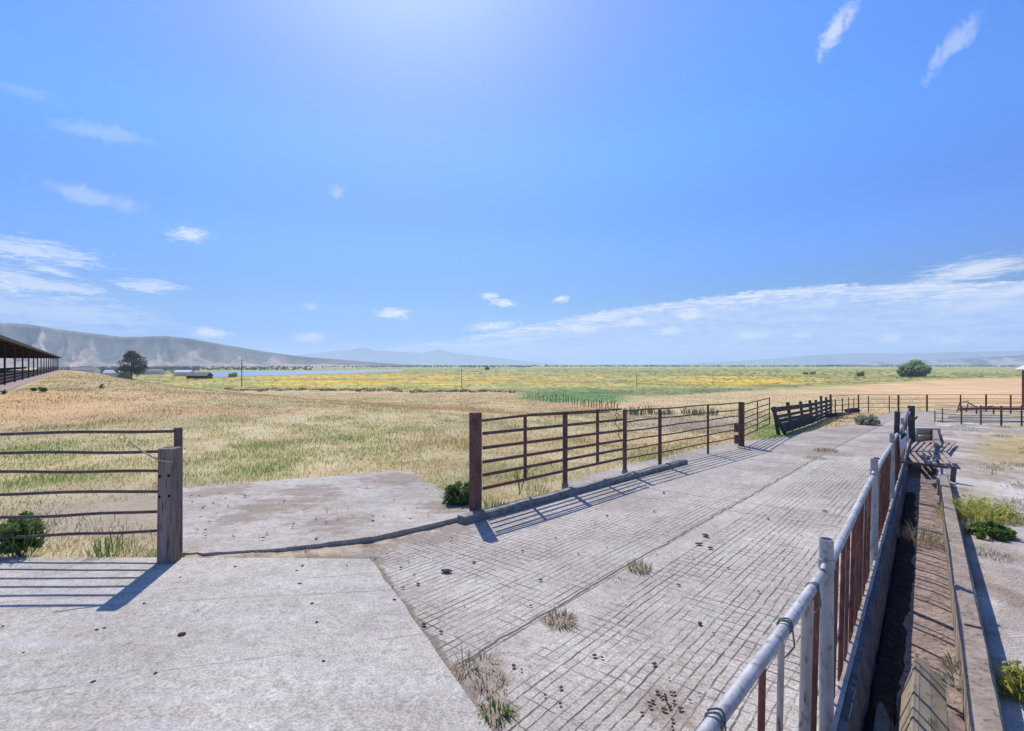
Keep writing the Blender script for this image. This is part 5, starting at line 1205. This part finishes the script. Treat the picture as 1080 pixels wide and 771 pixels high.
# ------------------------------------------------------------------ sky, sun, camera
def direction(px, py): return Vector(((px-CX)/F, 1, -(py-HOR)/F)).normalized()
def world():
    t = NT('World', True)
    sky = t.n('ShaderNodeTexSky', sky_type='NISHITA'); sky.sun_disc = False; sky.sun_elevation = R(SUN_EL); sky.sun_rotation = R(SUN_AZ)
    sky.air_density = .8; sky.dust_density = .52; sky.ozone_density = 8; sky.altitude = 0
    d = t.n('ShaderNodeTexCoord').outputs['Generated']
    sdir = (math.sin(R(SUN_AZ))*math.cos(R(SUN_EL)), math.cos(R(SUN_AZ))*math.cos(R(SUN_EL)), math.sin(R(SUN_EL)))
    near_sun = t.ss(t.vm('DOT_PRODUCT', d, sdir), .80, .985)
    S = t.n('ShaderNodeSeparateXYZ'); t.set(S.inputs[0], d)
    az = t.m_('ARCTAN2', S.outputs[0], S.outputs[1]); el = t.m_('ARCSINE', S.outputs[2])
    cb = t.n('ShaderNodeCombineXYZ'); t.set(cb.inputs[0], az); t.set(cb.inputs[1], t.m_('MULTIPLY', el, 4.0)); cv = cb.outputs[0]
    nb = t.noise(cv, 9, 7, .6, .3); nf = t.noise(cv, 30, 6, .62, .4); np_ = t.noise(t.vm('MULTIPLY', cv, (1, .6, 1)), 85, 5, .6, .8); nd_ = t.noise(d, 34, 6, .62, .9); nw = t.noise(t.vm('MULTIPLY', cv, (.7, 1, 1)), 42, 6, .65, 1.2)
    ns = t.noise(t.vm('MULTIPLY', cv, (1, 3, 1)), 14, 6, .6, .6)
    # colour grade of the sky by height above the horizon
    rp = t.n('ShaderNodeValToRGB'); cr = rp.color_ramp; cr.interpolation = 'EASE'
    st = [(0, (.46,.65,1.10)), (2.5, (.49,.67,1.04)), (6, (.67,.83,1.0)), (14, (.82,1.10,1.6)), (24, (.98,1.53,2.1)), (36, (1.12,1.68,2.5)), (60, (1.1,1.5,2.1))]
    cr.elements[0].position = 0; cr.elements[0].color = c4(np.array(st[0][1])/2); cr.elements[1].position = st[-1][0]/60; cr.elements[1].color = c4(np.array(st[-1][1])/2)
    for e, g in st[1:-1]: q = cr.elements.new(e/60); q.color = c4(np.array(g)/2)
    t.set(rp.inputs[0], t.m_('DIVIDE', el, R(60), clamp=True))
    col = t.vm('MULTIPLY', sky.outputs[0], t.vm('SCALE', rp.outputs[0], 2.0/2**EXPO))
    col = t.vm('MULTIPLY', col, t.mix(near_sun, (1,1,1,1), (1.06,.78,.9,1)))
    # the long cloud bank low on the right
    fc = t.n('ShaderNodeFloatCurve'); cu = fc.mapping.curves[0]
    pts = [(-32, 1.2), (-20, 1.6), (-8, 2.6), (-3, 3.6), (4, 4.9), (8.5, 5.7), (15, 6.5), (22, 7.2), (30, 7.6), (37, 7.2), (45, 6.7), (70, 6.0)]
    X = lambda a: (a+90)/180.0
    cu.points[0].location = (0, .05); cu.points[1].location = (1, .35)
    for a, e in pts: cu.points.new(X(a), e/10.0)
    fc.mapping.update(); t.set(fc.inputs['Value'], t.m_('DIVIDE', t.m_('ADD', az, math.pi/2), math.pi))
    top = t.m_('MULTIPLY', fc.outputs[0], R(10))
    dd = t.m_('SUBTRACT', t.m_('ADD', top, t.m_('MULTIPLY', t.m_('SUBTRACT', t.m_('ADD', t.m_('MULTIPLY', nf, .55), t.m_('MULTIPLY', np_, .45)), .5), R(1.7))), el)        # depth below the bank's top
    mk = t.m_('MULTIPLY', t.ss(dd, 0, R(.38)), t.ss(nb, .25, .5, .72, 1.0))
    mk = t.m_('MULTIPLY', mk, t.ss(az, R(-24), R(3), 0, 1))
    bank_c = t.mix(t.ss(dd, R(.15), R(2.6)), CL(232, 238, 254), CL(190, 212, 251))
    bank_c = t.mix(t.ss(t.m_('ADD', t.m_('MULTIPLY', ns, .45), t.m_('MULTIPLY', nw, .55)), .44, .56), t.mix(.75, bank_c, CL(160, 194, 248)), bank_c)
    col = t.mix(t.m_('MULTIPLY', mk, t.ss(el, R(.2), R(2.0), .5, 1.0)), col, bank_c)
    blobs = [(35,264,85,13,-4,.75,'s'),(55,285,30,6,-14,.8,'s'),(45,301,80,10,-3,.7,'s'),(156,302,38,8,0,.75,'s'),(70,330,120,20,-3,.5,'s'),(-60,290,110,40,0,.6,'s'),
             (200,247,22,9,8,.7,'f'),(110,140,55,9,5,.20,'w'),(95,207,50,10,-6,.30,'w'),(30,98,40,7,0,.15,'s'),(221,351,22,6,-4,.85,'f'),(415,330.5,19,6,0,.95,'f'),(327,356,22,6,3,.6,'f'),(355,203,9,8,0,.3,'f'),
             (516,312,11,4,0,.85,'f'),(531,319.5,15,5,-6,.95,'f'),(592,315,9,4.5,4,.9,'f'),(328,323,9,4,0,.35,'f'),(672,339,14,5,0,.7,'f'),(728,333,14,6,5,.75,'f'),(612,347,26,5,0,.7,'f'),(520,344,30,5,5,.8,'f'),(707,349,14,5,0,.7,'f'),(792,354,26,5,3,.6,'f'),(938,357,16,5,3,.75,'f'),(1000,358,26,5,0,.45,'f'),(846,353,16,4,0,.5,'f'),
             (882,28,34,12,52,.62,'w'),(1006,46,40,12,50,.36,'w'),(1030,284,62,13,3,.8,'b'),(1035,322,40,7,4,.55,'s'),(980,300,60,8,6,.5,'s')]
    for px, py, w, h, rot, st, kind in blobs:
        c = direction(px, py); right = Vector((c.y, -c.x, 0)).normalized(); upv = right.cross(c).normalized()
        # size on the sky of one photo pixel at this direction
        kx = (direction(px+1, py)-direction(px-1, py)).length/2; ky = (direction(px, py+1)-direction(px, py-1)).length/2
        a = R(rot); t1 = right*math.cos(a)+upv*math.sin(a); t2 = upv*math.cos(a)-right*math.sin(a)
        k1 = kx*math.cos(a)**2+ky*math.sin(a)**2; k2 = ky*math.cos(a)**2+kx*math.sin(a)**2
        v = t.vm('SUBTRACT', d, tuple(c)); cc = t.n('ShaderNodeCombineXYZ')
        t.set(cc.inputs[0], t.vm('DOT_PRODUCT', v, tuple(t1/(w*k1)))); t.set(cc.inputs[1], t.vm('DOT_PRODUCT', v, tuple(t2/(h*k2)))); t.set(cc.inputs[2], t.vm('DOT_PRODUCT', v, tuple(c/.4)))
        ln = t.vm('LENGTH', cc.outputs[0]); nz = {'s': nw, 'f': np_, 'b': nw, 'w': nd_}[kind]
        ln = t.m_('ADD', ln, t.m_('MULTIPLY', t.m_('SUBTRACT', nz, .5), 3.0 if kind in 'sw' else 2.4))
        col = t.mix(t.m_('MULTIPLY', t.ss(ln, 1.25, .1), st), col, CL(238, 243, 254) if kind != 's' else CL(222, 234, 254))
    bg = t.n('ShaderNodeBackground'); t.set(bg.inputs[0], col); bg.inputs[1].default_value = SKY_S
    out = t.n('ShaderNodeOutputWorld'); t.t.links.new(bg.outputs[0], out.inputs[0])
EXPO = .60; SKY_S = .10
def CL(r, g, b): s_ = 1/(SKY_S*2**EXPO); return (lin(r)*s_, lin(g)*s_, lin(b)*s_, 1)
world()
sd = Vector((math.sin(R(SUN_AZ))*math.cos(R(SUN_EL)), math.cos(R(SUN_AZ))*math.cos(R(SUN_EL)), math.sin(R(SUN_EL))))
L = bpy.data.lights.new('sun', 'SUN'); L.energy = 3.1; L.angle = R(.53); L.color = (1, .955, .89)
so = bpy.data.objects.new('sun', L); so.rotation_euler = sd.to_track_quat('Z', 'Y').to_euler(); so.location = (0, 0, 60); COL.objects.link(so)
cam = bpy.data.cameras.new('camera'); cam.sensor_fit = 'HORIZONTAL'; cam.sensor_width = 36; cam.lens = 18; cam.clip_start = .05; cam.clip_end = 60000; cam.shift_y = -1.5/1080
co = bpy.data.objects.new('camera', cam); co.location = (0, 0, CAM_H); co.rotation_euler = (R(90), 0, 0); COL.objects.link(co); SC.camera = co
SC.view_settings.view_transform = 'Standard'; SC.view_settings.look = 'None'; SC.view_settings.exposure = EXPO; SC.view_settings.gamma = 1; SC.view_settings.use_curve_mapping = False
SC.render.engine = 'CYCLES'
try:
    SC.cycles.use_denoising = True; SC.cycles.volume_bounces = 1; SC.cycles.max_bounces = 6; SC.cycles.transparent_max_bounces = 8
except Exception: pass
